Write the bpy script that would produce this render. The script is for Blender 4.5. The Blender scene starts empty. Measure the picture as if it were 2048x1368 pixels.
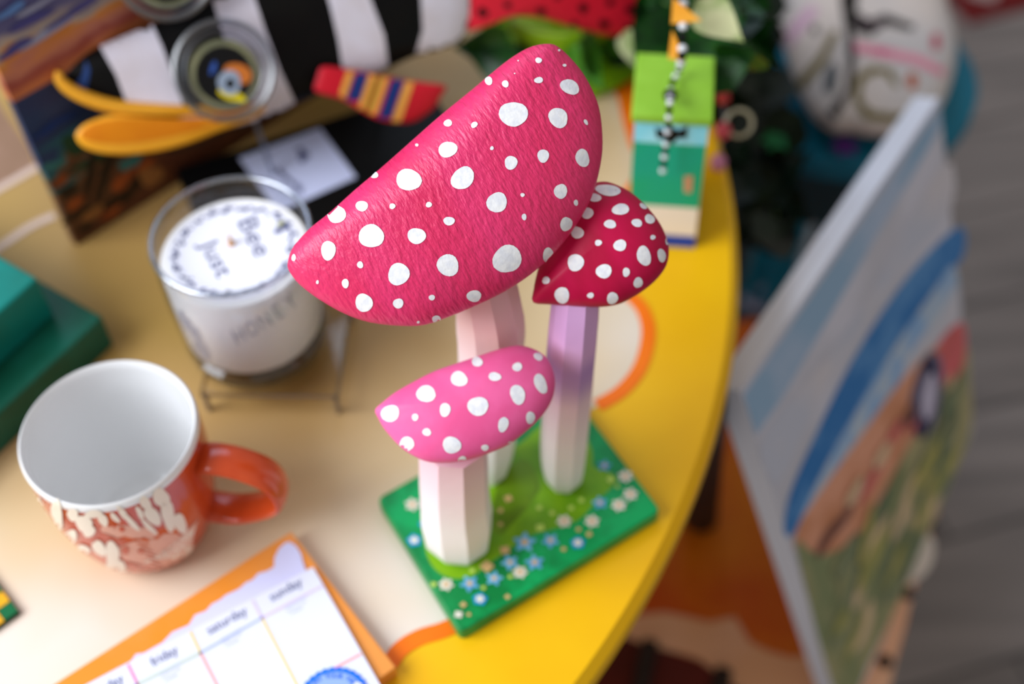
import bpy, bmesh, math, random
from mathutils import Vector as V, Matrix
from mathutils.bvhtree import BVHTree
from mathutils.geometry import delaunay_2d_cdt
random.seed(7)
S = bpy.context.scene
COL = S.collection
# ---------------------------------------------------------------- camera
F_PX, TH, RO, H = 2700.0, math.radians(52.4), math.radians(-2.5), 0.64
FW = V((0, math.cos(TH), -math.sin(TH)))
r0 = V((1, 0, 0)); u0 = r0.cross(FW)
RX = r0*math.cos(RO)+u0*math.sin(RO)
UP = -r0*math.sin(RO)+u0*math.cos(RO)
CAM = V((0, 0, H))
cd = bpy.data.cameras.new('camera'); cam = bpy.data.objects.new('camera', cd); COL.objects.link(cam)
m = Matrix((RX, UP, -FW)).transposed().to_4x4(); m.translation = CAM; cam.matrix_world = m
cd.sensor_width = 36; cd.lens = 36*F_PX/2048; cd.clip_start = 0.02; cd.clip_end = 50
cd.dof.use_dof = True; cd.dof.focus_distance = 0.563; cd.dof.aperture_fstop = 3.4; cd.dof.aperture_blades = 0
S.camera = cam
# ---------------------------------------------------------------- light
vs = S.view_settings; vs.view_transform = 'Standard'; vs.look = 'None'; vs.gamma = 1; vs.use_curve_mapping = False
vs.exposure = 0.0
w = bpy.data.worlds.new('world'); S.world = w; w.use_nodes = True
bg = w.node_tree.nodes['Background']; bg.inputs[0].default_value = (1.0, 0.96, 0.93, 1); bg.inputs[1].default_value = 0.44
def area(name, loc, tgt, size, power, col, sy=None):
    l = bpy.data.lights.new(name, 'AREA'); l.size = size; l.energy = power; l.color = col
    if sy: l.shape = 'RECTANGLE'; l.size_y = sy
    o = bpy.data.objects.new(name, l); COL.objects.link(o); o.location = loc
    o.rotation_euler = (V(tgt)-V(loc)).to_track_quat('-Z', 'Y').to_euler(); return o
area('window_light', (-1.35, 0.05, 1.15), (-0.05, 0.5, 0), 1.3, 45, (0.87, 0.92, 1.0), 1.1)
area('skylight_window', (-.5, 2.4, 2.3), (0.1, .6, -.1), 1.6, 17, (0.55, 0.72, 1.0), 1.0)
# ---------------------------------------------------------------- geometry helpers
def ray(x, y): return (RX*((x-1024)/F_PX) - UP*((y-684)/F_PX) + FW)
def at(x, y, z=0.0):
    d = ray(x, y); return CAM + d*((z-H)/d.z)
def onpl(x, y, P0, n):
    d = ray(x, y); return CAM + d*((P0-CAM).dot(n)/d.dot(n))
def proj(P):
    d = P-CAM; z = d.dot(FW); return (1024+F_PX*d.dot(RX)/z, 684-F_PX*d.dot(UP)/z, z)
def up_z(B, y):
    """height above B (vertical line) whose image row is y"""
    lo, hi = -0.3, 0.5
    for _ in range(50):
        mid = (lo+hi)/2
        if proj(B+V((0, 0, mid)))[1] > y: lo = mid
        else: hi = mid
    return lo
def srgb(c):
    o = []
    for k in c:
        k /= 255; o.append(k/12.92 if k <= .04045 else ((k+.055)/1.055)**2.4)
    return (*o, 1)
MATS = {}
def mat(name, c, c2=None, sc=30, rough=.5, bump=0, bsc=200, metal=0, trans=0, spec=.32, coat=0, stretch=None, lo=.4, hi=.6, uv=False, dist=0, ior=1.45, dbump=.0006, rot=0, detail=4):
    if name in MATS: return MATS[name]
    mt = bpy.data.materials.new(name); mt.use_nodes = True; nt = mt.node_tree; N = nt.nodes; L = nt.links
    b = N['Principled BSDF']; b.inputs['Base Color'].default_value = srgb(c); b.inputs['Roughness'].default_value = rough
    b.inputs['Metallic'].default_value = metal; b.inputs['Transmission Weight'].default_value = trans
    b.inputs['Specular IOR Level'].default_value = spec; b.inputs['Coat Weight'].default_value = coat; b.inputs['IOR'].default_value = ior
    tc = N.new('ShaderNodeTexCoord'); mp = N.new('ShaderNodeMapping'); L.new(tc.outputs['UV' if uv else 'Object'], mp.inputs[0])
    mp.inputs['Rotation'].default_value = (0, 0, rot)
    if stretch: mp.inputs['Scale'].default_value = stretch
    if rot: mp.vector_type = 'TEXTURE'; mp.inputs['Scale'].default_value = tuple(1/k for k in (stretch or (1, 1, 1)))
    if c2 is not None:
        n = N.new('ShaderNodeTexNoise'); n.inputs['Scale'].default_value = sc; n.inputs['Detail'].default_value = detail; n.inputs['Distortion'].default_value = dist
        L.new(mp.outputs[0], n.inputs['Vector'])
        r = N.new('ShaderNodeValToRGB'); r.color_ramp.elements[0].position = lo; r.color_ramp.elements[1].position = hi
        r.color_ramp.elements[0].color = srgb(c); r.color_ramp.elements[1].color = srgb(c2)
        L.new(n.outputs['Fac'], r.inputs[0]); L.new(r.outputs[0], b.inputs['Base Color'])
    if bump:
        n = N.new('ShaderNodeTexNoise'); n.inputs['Scale'].default_value = bsc; n.inputs['Detail'].default_value = 5
        L.new(mp.outputs[0], n.inputs['Vector'])
        bp = N.new('ShaderNodeBump'); bp.inputs['Strength'].default_value = bump; bp.inputs['Distance'].default_value = dbump
        L.new(n.outputs['Fac'], bp.inputs['Height']); L.new(bp.outputs[0], b.inputs['Normal'])
    MATS[name] = mt; return mt
def ramp_mat(name, stops, axis, noise=0, nsc=20, rough=.5, bump=0, bsc=150, stretch=(1, 1, 1)):
    """colour bands along an object-space direction: value = dot(pos, axis)+noise"""
    mt = bpy.data.materials.new(name); mt.use_nodes = True; nt = mt.node_tree; N = nt.nodes; L = nt.links
    b = N['Principled BSDF']; b.inputs['Roughness'].default_value = rough
    tc = N.new('ShaderNodeTexCoord'); d = N.new('ShaderNodeVectorMath'); d.operation = 'DOT_PRODUCT'; d.inputs[1].default_value = axis
    L.new(tc.outputs['Object'], d.inputs[0])
    n = N.new('ShaderNodeTexNoise'); n.inputs['Scale'].default_value = nsc; n.inputs['Detail'].default_value = 5
    mp = N.new('ShaderNodeMapping'); mp.inputs['Scale'].default_value = stretch; L.new(tc.outputs['Object'], mp.inputs[0]); L.new(mp.outputs[0], n.inputs['Vector'])
    s = N.new('ShaderNodeMath'); s.operation = 'SUBTRACT'; s.inputs[1].default_value = .5; L.new(n.outputs['Fac'], s.inputs[0])
    q = N.new('ShaderNodeMath'); q.operation = 'MULTIPLY_ADD'; q.inputs[1].default_value = noise; L.new(s.outputs[0], q.inputs[0]); L.new(d.outputs['Value'], q.inputs[2])
    r = N.new('ShaderNodeValToRGB'); cr = r.color_ramp
    while len(cr.elements) < len(stops): cr.elements.new(.5)
    for e, (p, c) in zip(cr.elements, stops): e.position = max(0, min(1, p)); e.color = srgb(c)
    L.new(q.outputs[0], r.inputs[0]); L.new(r.outputs[0], b.inputs['Base Color'])
    if bump:
        n2 = N.new('ShaderNodeTexNoise'); n2.inputs['Scale'].default_value = bsc
        L.new(tc.outputs['Object'], n2.inputs['Vector'])
        bp = N.new('ShaderNodeBump'); bp.inputs['Strength'].default_value = bump; bp.inputs['Distance'].default_value = .0006
        L.new(n2.outputs['Fac'], bp.inputs['Height']); L.new(bp.outputs[0], b.inputs['Normal'])
    return mt
def glassy(name, tint=(250, 250, 250), refl=1.0, base=.04, rough=.03):
    mt = bpy.data.materials.new(name); mt.use_nodes = True; nt = mt.node_tree; N = nt.nodes; L = nt.links
    N.remove(N['Principled BSDF']); t = N.new('ShaderNodeBsdfTransparent'); t.inputs[0].default_value = srgb(tint)
    g = N.new('ShaderNodeBsdfGlossy'); g.inputs['Roughness'].default_value = rough; lw = N.new('ShaderNodeLayerWeight'); lw.inputs[0].default_value = .5; fr = N.new('ShaderNodeMath'); fr.operation = 'POWER'; fr.inputs[1].default_value = 3.5; L.new(lw.outputs['Facing'], fr.inputs[0])
    q = N.new('ShaderNodeMath'); q.operation = 'MULTIPLY_ADD'; q.inputs[1].default_value = refl; q.inputs[2].default_value = base; q.use_clamp = True
    L.new(fr.outputs[0], q.inputs[0]); mx = N.new('ShaderNodeMixShader'); L.new(q.outputs[0], mx.inputs[0]); L.new(t.outputs[0], mx.inputs[1]); L.new(g.outputs[0], mx.inputs[2])
    L.new(mx.outputs[0], N['Material Output'].inputs[0]); return mt
class MB:
    def __init__(s): s.v = []; s.f = []; s.m = []; s.uv = {}
    def add(s, vs, fs, mi=0):
        o = len(s.v); s.v += [V(a) for a in vs]
        for f in fs: s.f.append([i+o for i in f]); s.m.append(mi)
        return s
    def box(s, O, a, b, c, mi=0):
        O = V(O); P = [O, O+a, O+a+b, O+b, O+c, O+a+c, O+a+b+c, O+b+c]
        if a.cross(b).dot(c) < 0: fs = [(0, 1, 2, 3), (7, 6, 5, 4), (4, 5, 1, 0), (5, 6, 2, 1), (6, 7, 3, 2), (7, 4, 0, 3)]
        else: fs = [(3, 2, 1, 0), (4, 5, 6, 7), (0, 1, 5, 4), (1, 2, 6, 5), (2, 3, 7, 6), (3, 0, 4, 7)]
        return s.add(P, fs, mi)
    def prism(s, pts, off, mi=0, side=None):
        """pts: closed loop of points; off: vector to the other cap"""
        n = len(pts); P = [V(p) for p in pts]; Q = [p+off for p in P]
        nr = V((0, 0, 0))
        for i in range(n): nr += P[i].cross(P[(i+1) % n])
        fl = nr.dot(off) > 0
        if fl: P, Q = P[::-1], Q[::-1]
        side = mi if side is None else side
        s.add(P+Q, [], mi); o = len(s.v)-2*n
        s.f.append([o+i for i in range(n)]); s.m.append(mi)
        s.f.append([o+n+i for i in range(n)][::-1]); s.m.append(mi)
        for i in range(n):
            j = (i+1) % n; s.f.append([o+j, o+i, o+n+i, o+n+j]); s.m.append(side)
        return s
    def lathe(s, c, prof, n=64, mi=0, axis=V((0, 0, 1)), ref=None, closed=False):
        axis = axis.normalized(); a = axis.orthogonal().normalized() if ref is None else ref; b = axis.cross(a)
        o = len(s.v); k = len(prof)
        mis = [p[2] if len(p) > 2 else mi for p in prof]
        for p in prof:
            for i in range(n):
                t = 2*math.pi*i/n; s.v.append(V(c)+axis*p[1]+(a*math.cos(t)+b*math.sin(t))*p[0])
        for j in range(k-1 if not closed else k):
            j2 = (j+1) % k
            for i in range(n):
                i2 = (i+1) % n; s.f.append([o+j*n+i, o+j*n+i2, o+j2*n+i2, o+j2*n+i]); s.m.append(mis[j2])
        return s
    def tube(s, pts, rad, n=10, mi=0, cap=True, flat=None, jit=0):
        sj = [1+random.uniform(-jit, jit)*1.6 for _ in range(n)]
        pts = [V(p) for p in pts]; k = len(pts); rads = rad if isinstance(rad, (list, tuple)) else [rad]*k
        o = len(s.v); ref = None
        for j, p in enumerate(pts):
            t = (pts[min(j+1, k-1)]-pts[max(j-1, 0)]).normalized()
            if ref is None: ref = t.orthogonal().normalized() if flat is None else (flat-t*flat.dot(t)).normalized()
            else: ref = (ref-t*ref.dot(t)).normalized()
            b = t.cross(ref)
            for i in range(n):
                a = 2*math.pi*i/n; rr = rads[j]
                if isinstance(rr, tuple): q = ref*math.cos(a)*rr[0]+b*math.sin(a)*rr[1]
                else: q = (ref*math.cos(a)+b*math.sin(a))*rr
                if jit: q *= sj[i]*(1+random.uniform(-jit, jit)*.25)
                s.v.append(p+q)
        for j in range(k-1):
            for i in range(n):
                i2 = (i+1) % n; s.f.append([o+j*n+i, o+j*n+i2, o+(j+1)*n+i2, o+(j+1)*n+i]); s.m.append(mi)
        if cap: s.f.append([o+i for i in range(n)][::-1]); s.m.append(mi); s.f.append([o+(k-1)*n+i for i in range(n)]); s.m.append(mi)
        return s
    def ball(s, c, r, mi=0, n=12, sq=(1, 1, 1)):
        c = V(c); o = len(s.v); rings = n//2
        s.v.append(c+V((0, 0, r*sq[2])))
        for j in range(1, rings):
            a = math.pi*j/rings
            for i in range(n):
                t = 2*math.pi*i/n; s.v.append(c+V((r*math.sin(a)*math.cos(t)*sq[0], r*math.sin(a)*math.sin(t)*sq[1], r*math.cos(a)*sq[2])))
        s.v.append(c-V((0, 0, r*sq[2]))); e = len(s.v)-1
        for i in range(n):
            i2 = (i+1) % n; s.f.append([o, o+1+i, o+1+i2]); s.m.append(mi)
            for j in range(rings-2): s.f.append([o+1+j*n+i, o+1+(j+1)*n+i, o+1+(j+1)*n+i2, o+1+j*n+i2]); s.m.append(mi)
            q = o+1+(rings-2)*n; s.f.append([q+i, e, q+i2]); s.m.append(mi)
        return s
    def bvh(s): return BVHTree.FromPolygons(s.v, s.f)
    def build(s, name, mats, parent=None, smooth=True, ang=40, loc=None, bevel=0, uvf=None):
        me = bpy.data.meshes.new(name)
        base = V(parent_world(parent)) if parent else V(loc if loc is not None else (0, 0, 0))
        me.from_pydata([v-base for v in s.v], [], s.f)
        for mt in (mats if isinstance(mats, (list, tuple)) else [mats]): me.materials.append(mt)
        for p, mi in zip(me.polygons, s.m): p.material_index = mi; p.use_smooth = smooth
        if uvf:
            ul = me.uv_layers.new(name='UVMap')
            for lp in me.loops: ul.data[lp.index].uv = uvf(s.v[lp.vertex_index])
        if smooth: me.set_sharp_from_angle(angle=math.radians(ang))
        o = bpy.data.objects.new(name, me); COL.objects.link(o)
        if parent: o.parent = parent
        else: o.location = base
        if bevel:
            md = o.modifiers.new('bevel', 'BEVEL'); md.width = bevel; md.segments = 3; md.limit_method = 'ANGLE'
        return o
def parent_world(o):
    p = V((0, 0, 0))
    while o: p += o.location; o = o.parent
    return p
def tag(o, label=None, cat=None, group=None, kind=None):
    if label: o['label'] = label
    if cat: o['category'] = cat
    if group: o['group'] = group
    if kind: o['kind'] = kind
    return o
def thing(name, label, cat, loc, group=None):
    o = bpy.data.objects.new(name, None); COL.objects.link(o); o.location = loc; o.empty_display_size = .02
    return tag(o, label, cat, group)
def ell(x, y, rx, ry, a=0, n=18, jit=0.05):
    a = math.radians(a); ph = random.random()*6; out = []
    for i in range(n):
        t = 2*math.pi*i/n; k = 1+jit*math.sin(2*t+ph)+jit*.7*math.sin(3*t+2*ph)+random.uniform(-jit, jit)*.3
        u, v = rx*k*math.cos(t), ry*k*math.sin(t); out.append((x+u*math.cos(a)-v*math.sin(a), y+u*math.sin(a)+v*math.cos(a)))
    return out
def fill(poly, step):
    """triangulate a pixel polygon with interior grid points"""
    xs = [p[0] for p in poly]; ys = [p[1] for p in poly]
    pts = [V(p) for p in poly]; n = len(poly)
    y = min(ys)+step/2; r = 0
    while y < max(ys):
        x = min(xs)+step/2
        while x < max(xs):
            ins = False; j = n-1
            for i in range(n):
                if (ys[i] > y) != (ys[j] > y) and x < (xs[j]-xs[i])*(y-ys[i])/(ys[j]-ys[i])+xs[i]: ins = not ins
                j = i
            if ins: pts.append(V((x, y)))
            x += step
        y += step
    res = delaunay_2d_cdt(pts, [(i, (i+1) % n) for i in range(n)], [], 1, 1e-4)
    return res[0], res[2]
def dense(poly, step):
    out = []
    for i, p in enumerate(poly):
        q = poly[(i+1) % len(poly)]; d = math.hypot(q[0]-p[0], q[1]-p[1]); k = max(1, int(d/step))
        for j in range(k): out.append((p[0]+(q[0]-p[0])*j/k, p[1]+(q[1]-p[1])*j/k))
    return out
def decal(mb, tree, poly, mi, off=.0002, step=8):
    """paint patch: pixel polygon thrown onto a surface"""
    poly = dense(poly, step) if step else poly
    vs, fs = fill(poly, step or 6)
    P = []; 
    for v in vs:
        d = ray(v.x, v.y).normalized(); h, nn, i, t = tree.ray_cast(CAM, d)
        if h is None: P.append(None)
        else:
            if nn.dot(d) > 0: nn = -nn
            P.append(h+nn*off)
    fs2 = [f for f in fs if all(P[i] is not None for i in f)]
    out = []
    for f in fs2:
        a, b, c = P[f[0]], P[f[1]], P[f[2]]
        if max((a-b).length, (b-c).length, (a-c).length) > .03: continue
        if (b-a).cross(c-a).dot(CAM-a) < 0: f = f[::-1]
        out.append(list(f))
    mb.add([p if p is not None else V((0, 0, 0)) for p in P], [], mi); o = len(mb.v)-len(P)
    for f in out: mb.f.append([i+o for i in f]); mb.m.append(mi)
    # drop unused missing verts by parking them on a used one
    if out:
        k = P[out[0][0]]
        for i, p in enumerate(P):
            if p is None: mb.v[o+i] = k.copy()
def flat(mb, poly, P0, n, mi, off=.0002):
    """paint patch on a plane"""
    vs, fs = fill(poly, 1e9); P = [onpl(v.x, v.y, P0, n)+n*off for v in vs]
    for f in fs:
        a, b, c = P[f[0]], P[f[1]], P[f[2]]; fl = (b-a).cross(c-a).dot(n) < 0
        mb.add([a, c, b] if fl else [a, b, c], [(0, 1, 2)], mi)
_txt = {}
def text2d(s):
    if s in _txt: return _txt[s]
    cu = bpy.data.curves.new('t', 'FONT'); cu.body = s; cu.align_x = 'CENTER'; cu.align_y = 'CENTER'; cu.resolution_u = 2
    ob = bpy.data.objects.new('t', cu); COL.objects.link(ob); bpy.context.view_layer.update()
    me = bpy.data.meshes.new_from_object(ob.evaluated_get(bpy.context.evaluated_depsgraph_get()))
    r = ([v.co.xy.copy() for v in me.vertices], [list(p.vertices) for p in me.polygons])
    bpy.data.objects.remove(ob); bpy.data.curves.remove(cu); bpy.data.meshes.remove(me); _txt[s] = r; return r
def text(mb, s, cx, cy, size, ang, fn, mi, shear=0, sx=1):
    """lettering: fn maps a pixel to a point on the surface"""
    vs, fs = text2d(s); a = math.radians(ang); P = []
    for v in vs:
        u, w_ = v.x*size*sx+v.y*size*shear, -v.y*size
        P.append(fn(cx+u*math.cos(a)-w_*math.sin(a), cy+u*math.sin(a)+w_*math.cos(a)))
    if any(p is None for p in P): return
    f2 = []
    for f in fs:
        n = (P[f[1]]-P[f[0]]).cross(P[f[2]]-P[f[0]]); f2.append(f if n.dot(CAM-P[f[0]]) > 0 else f[::-1])
    mb.add(P, f2, mi)
def onto(tree, off=.0003):
    def fn(x, y):
        d = ray(x, y).normalized(); h, nn, i, t = tree.ray_cast(CAM, d)
        if h is None: return None
        return h+(nn if nn.dot(d) < 0 else -nn)*off
    return fn
def inflate(mb, outline, P0, n, Hf, Hb=None, cx=None, cy=None, rings=14, mi=0, p=2.2, back=None):
    """dome over a closed outline lying in a plane: front bulge Hf, back bulge Hb (negative = away)"""
    O = [onpl(x, y, P0, n) for x, y in outline]; k = len(O)
    c = onpl(cx, cy, P0, n) if cx is not None else sum(O, V((0, 0, 0)))/k
    def surf(Hh, flip):
        o = len(mb.v)
        for j in range(rings):
            s = math.cos(j/rings*math.pi/2)
            h = Hh*(max(0, 1-s**p))**.5
            for q in O: mb.v.append(c+(q-c)*s+n*h)
        mb.v.append(c+n*Hh); e = len(mb.v)-1
        for j in range(rings-1):
            for i in range(k):
                i2 = (i+1) % k; f = [o+j*k+i, o+j*k+i2, o+(j+1)*k+i2, o+(j+1)*k+i]
                mb.f.append(f[::-1] if flip else f); mb.m.append(mi)
        for i in range(k):
            f = [o+(rings-1)*k+i, o+(rings-1)*k+(i+1) % k, e]; mb.f.append(f[::-1] if flip else f); mb.m.append(mi)
    a = sum(((O[i]-c).cross(O[(i+1) % k]-c) for i in range(k)), V((0, 0, 0)))
    ccw = a.dot(n) > 0
    surf(Hf, not ccw)
    surf(-.3*Hf if Hb is None else Hb, ccw)
    return O, c
def smoothloop(pts, k=3):
    out = []; n = len(pts)
    for i in range(n):
        p0, p1, p2, p3 = pts[i-1], pts[i], pts[(i+1) % n], pts[(i+2) % n]
        for j in range(k):
            t = j/k
            out.append(tuple(.5*((2*p1[d])+(-p0[d]+p2[d])*t+(2*p0[d]-5*p1[d]+4*p2[d]-p3[d])*t*t+(-p0[d]+3*p1[d]-3*p2[d]+p3[d])*t**3) for d in (0, 1)))
    return out
def smoothpath(pts, k=6):
    n = len(pts); out = []; P = [V(p) for p in pts]
    for i in range(n-1):
        p0, p1, p2, p3 = P[max(i-1, 0)], P[i], P[i+1], P[min(i+2, n-1)]
        for j in range(k):
            t = j/k; out.append(.5*((2*p1)+(-p0+p2)*t+(2*p0-5*p1+4*p2-p3)*t*t+(-p0+3*p1-3*p2+p3)*t**3))
    out.append(P[-1]); return out
Z = V((0, 0, 1))
FLOOR = -0.72
# ================================================================ floor
mfl = bpy.data.materials.new('grey_wood_planks'); mfl.use_nodes = True
N = mfl.node_tree.nodes; L = mfl.node_tree.links; b = N['Principled BSDF']; b.inputs['Roughness'].default_value = .55
tc = N.new('ShaderNodeTexCoord'); mp = N.new('ShaderNodeMapping'); mp.inputs['Rotation'].default_value = (0, 0, math.radians(-14)); L.new(tc.outputs['Object'], mp.inputs[0])
br = N.new('ShaderNodeTexBrick'); br.inputs['Scale'].default_value = 1; br.inputs['Brick Width'].default_value = 1.3; br.inputs['Row Height'].default_value = .15
br.inputs['Mortar Size'].default_value = .003; br.inputs['Color1'].default_value = srgb((139, 131, 128)); br.inputs['Color2'].default_value = srgb((118, 110, 106)); br.inputs['Mortar'].default_value = srgb((84, 78, 76))
L.new(mp.outputs[0], br.inputs['Vector'])
no = N.new('ShaderNodeTexNoise'); mp2 = N.new('ShaderNodeMapping'); mp2.inputs['Rotation'].default_value = (0, 0, math.radians(-14)); mp2.inputs['Scale'].default_value = (2, 22, 1); L.new(tc.outputs['Object'], mp2.inputs[0]); L.new(mp2.outputs[0], no.inputs['Vector']); no.inputs['Scale'].default_value = 1.2; no.inputs['Detail'].default_value = 6
mx = N.new('ShaderNodeMix'); mx.data_type = 'RGBA'; mx.blend_type = 'MULTIPLY'; mx.inputs[0].default_value = .5
L.new(br.outputs[0], mx.inputs[6]); L.new(no.outputs['Color'], mx.inputs[7])
rr = N.new('ShaderNodeValToRGB'); rr.color_ramp.elements[0].color = (.55, .55, .55, 1); rr.color_ramp.elements[1].color = (1.25, 1.22, 1.2, 1); rr.color_ramp.elements[0].position = .3; rr.color_ramp.elements[1].position = .7
L.new(no.outputs['Fac'], rr.inputs[0]); L.new(rr.outputs[0], mx.inputs[7]); mx.inputs[0].default_value = .8; L.new(mx.outputs[2], b.inputs['Base Color'])
mb = MB(); mb.box(V((-4, -3, FLOOR-.05)), V((8, 0, 0)), V((0, 8, 0)), V((0, 0, .05)))
tag(mb.build('floor', mfl, smooth=False), kind='structure')
mwl = mat('warm_white_wall', (226, 218, 206), rough=.8)
for nm, O_, a_, c_ in (('wall_back', (-4, 4.6, FLOOR), V((8, 0, 0)), V((0, .1, 0))), ('wall_right', (3.9, -3, FLOOR), V((0, 7.6, 0)), V((.1, 0, 0)))):
    mb = MB(); mb.box(V(O_), a_, c_, Z*2.6); tag(mb.build(nm, mwl, smooth=False), kind='structure')
# ================================================================ round painted table
TC = V((-0.404, 0.617, 0)); TR_ = 0.553
m_yel = mat('yellow_paint', (247, 192, 8), (240, 180, 4), sc=7, rough=.42, bump=.15, bsc=90)
m_org = mat('orange_paint', (255, 128, 0), (250, 116, 0), sc=20, rough=.42)
# cream field: golden brown near one point, fading to cream outwards
mcr = bpy.data.materials.new('cream_gold_blend'); mcr.use_nodes = True; N = mcr.node_tree.nodes; L = mcr.node_tree.links; b = N['Principled BSDF']; b.inputs['Roughness'].default_value = .5
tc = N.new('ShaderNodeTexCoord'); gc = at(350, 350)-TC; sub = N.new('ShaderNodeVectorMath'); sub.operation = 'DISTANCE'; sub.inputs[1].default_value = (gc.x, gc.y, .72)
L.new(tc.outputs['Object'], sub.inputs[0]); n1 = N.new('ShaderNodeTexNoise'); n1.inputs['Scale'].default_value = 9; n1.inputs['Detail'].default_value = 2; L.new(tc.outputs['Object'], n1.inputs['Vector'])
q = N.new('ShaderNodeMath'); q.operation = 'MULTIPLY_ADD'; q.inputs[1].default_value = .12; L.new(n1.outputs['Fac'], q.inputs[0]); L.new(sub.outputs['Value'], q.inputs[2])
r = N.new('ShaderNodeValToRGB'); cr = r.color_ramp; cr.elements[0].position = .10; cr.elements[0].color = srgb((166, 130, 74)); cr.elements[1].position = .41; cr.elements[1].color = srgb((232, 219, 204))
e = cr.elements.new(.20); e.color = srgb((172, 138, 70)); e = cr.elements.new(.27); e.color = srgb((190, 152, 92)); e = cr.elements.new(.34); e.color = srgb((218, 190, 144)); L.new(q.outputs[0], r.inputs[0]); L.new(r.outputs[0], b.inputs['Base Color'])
tb = thing('round_table', 'large round yellow table with cream centre and orange painted outlines', 'table', (TC.x, TC.y, FLOOR))
mb = MB(); prof = [(0, -.024), (TR_-.006, -.024), (TR_-.001, -.019), (TR_, -.012), (TR_-.001, -.005), (TR_-.006, 0), (0, 0)]
mb.lathe(TC, prof, n=192)
# scalloped cream field bounded by an orange line (pixel outline of the painted border)
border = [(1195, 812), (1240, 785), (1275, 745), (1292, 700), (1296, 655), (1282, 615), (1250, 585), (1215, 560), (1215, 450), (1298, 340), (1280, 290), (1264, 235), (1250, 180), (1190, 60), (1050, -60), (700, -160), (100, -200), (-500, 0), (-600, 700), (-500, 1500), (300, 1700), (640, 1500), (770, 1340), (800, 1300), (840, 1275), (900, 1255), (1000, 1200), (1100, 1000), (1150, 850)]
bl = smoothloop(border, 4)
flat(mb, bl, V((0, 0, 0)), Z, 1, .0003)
def ribbon(mb, pts, wd, P, n, mi, off, fn=None):
    pp = [onpl(x, y, P, n)+n*off for x, y in pts]; k = len(pp); vs = []
    for j in range(k):
        t = (pp[min(j+1, k-1)]-pp[max(j-1, 0)]).normalized(); s = n.cross(t).normalized()
        ww = wd[j]/2 if isinstance(wd, list) else wd/2
        vs += [pp[j]-s*ww, pp[j]+s*ww]
    fs = []
    for j in range(k-1):
        f = [2*j, 2*j+1, 2*j+3, 2*j+2]
        if (vs[f[1]]-vs[f[0]]).cross(vs[f[2]]-vs[f[0]]).dot(n) < 0: f = f[::-1]
        fs.append(f)
    mb.add(vs, fs, mi)
def sp2(pts, k=5): return [(p.x, p.y) for p in smoothpath([(x, y, 0) for x, y in pts], k)]
ribbon(mb, sp2(border[0:9]), .0085, V((0, 0, 0)), Z, 2, .0006)
ribbon(mb, sp2(border[8:14]), .014, V((0, 0, 0)), Z, 2, .0006)
ribbon(mb, sp2(border[21:29]), .009, V((0, 0, 0)), Z, 2, .0006)
# table-surface reflections at the far left painted in: pinkish brown patch, pale lines
flat(mb, [(-200, 100), (-40, 150), (60, 300), (70, 335), (0, 378), (-200, 470)], V((0, 0, 0)), Z, 3, .0005)
ribbon(mb, sp2([(-200, 490), (0, 378), (75, 335)]), .006, V((0, 0, 0)), Z, 4, .0008)
ribbon(mb, sp2([(-150, 590), (0, 495), (60, 455), (110, 432)]), .006, V((0, 0, 0)), Z, 4, .0008)
mb.build('tabletop', [m_yel, mcr, m_org, mat('pink_brown_reflection', (160, 125, 105), (140, 108, 84), sc=12, rough=.4), mat('pale_reflection_line', (205, 180, 165), rough=.4)], tb, smooth=True, ang=30)
m_dark = mat('dark_brown_wood', (44, 30, 24), (28, 20, 17), sc=20, rough=.6)
LZ = -.402
for k, (lx, ly) in enumerate((at(1290, 800, 0).xy, (TC.x-.30, TC.y-.22), (TC.x-.30, TC.y+.28), (TC.x+.18, TC.y+.40))):
    mb = MB(); zb = LZ if k == 0 else FLOOR
    P = at(1392, 800, -.0242) if k == 0 else V((lx, ly, -.024)); q = at(1402, 1035, LZ) if k == 0 else V((lx, ly, zb))
    mb.tube([P, P.lerp(q, .5), q], [.019, .017, .015], n=16); mb.build('leg', m_dark, tb)
# ================================================================ mushroom sculpture
def cap(name, parent, outline, px, z, tilt, Hf, spots, m_col, cen=None, k=3, back=.45, th=.003, p=2.2, twist=0):
    """outline in pixels, centre pixel px at height z; tilt leans the face from the line of sight towards straight up"""
    P0 = at(px[0], px[1], z); v = (CAM-P0).normalized(); n = (v*(1-tilt)+Z*tilt+V((-.0, 0, 0))).normalized()
    mb = MB(); ol = smoothloop(outline, k)
    O, c = inflate(mb, ol, P0, n, Hf, back*Hf, *(cen or px), rings=18, p=p)
    tree = mb.bvh()
    # a rim a few millimetres thick: push the under side down
    nb = len(mb.v)//2
    for i in range(nb, len(mb.v)): mb.v[i] -= n*th
    kk = len(ol)
    for i in range(kk):
        i2 = (i+1) % kk; f = [i, i2, nb+i2, nb+i]
        cc = (mb.v[i]+mb.v[i2])/2
        if (mb.v[f[1]]-mb.v[f[0]]).cross(mb.v[f[2]]-mb.v[f[0]]).dot(cc-c) < 0: f = f[::-1]
        mb.f.append(f); mb.m.append(0)
    for s in spots:
        s = list(s)+[0]*(5-len(s))
        decal(mb, tree, ell(*s, n=22, jit=.055), 1, .00022, step=max(5, max(s[2], s[3])*.45))
    ax = (RX-n*RX.dot(n)).normalized(); ay = n.cross(ax)
    o = mb.build(name, m_col, parent, ang=50, uvf=lambda q: ((q-P0).dot(ax), (q-P0).dot(ay)))
    return P0, n
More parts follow.
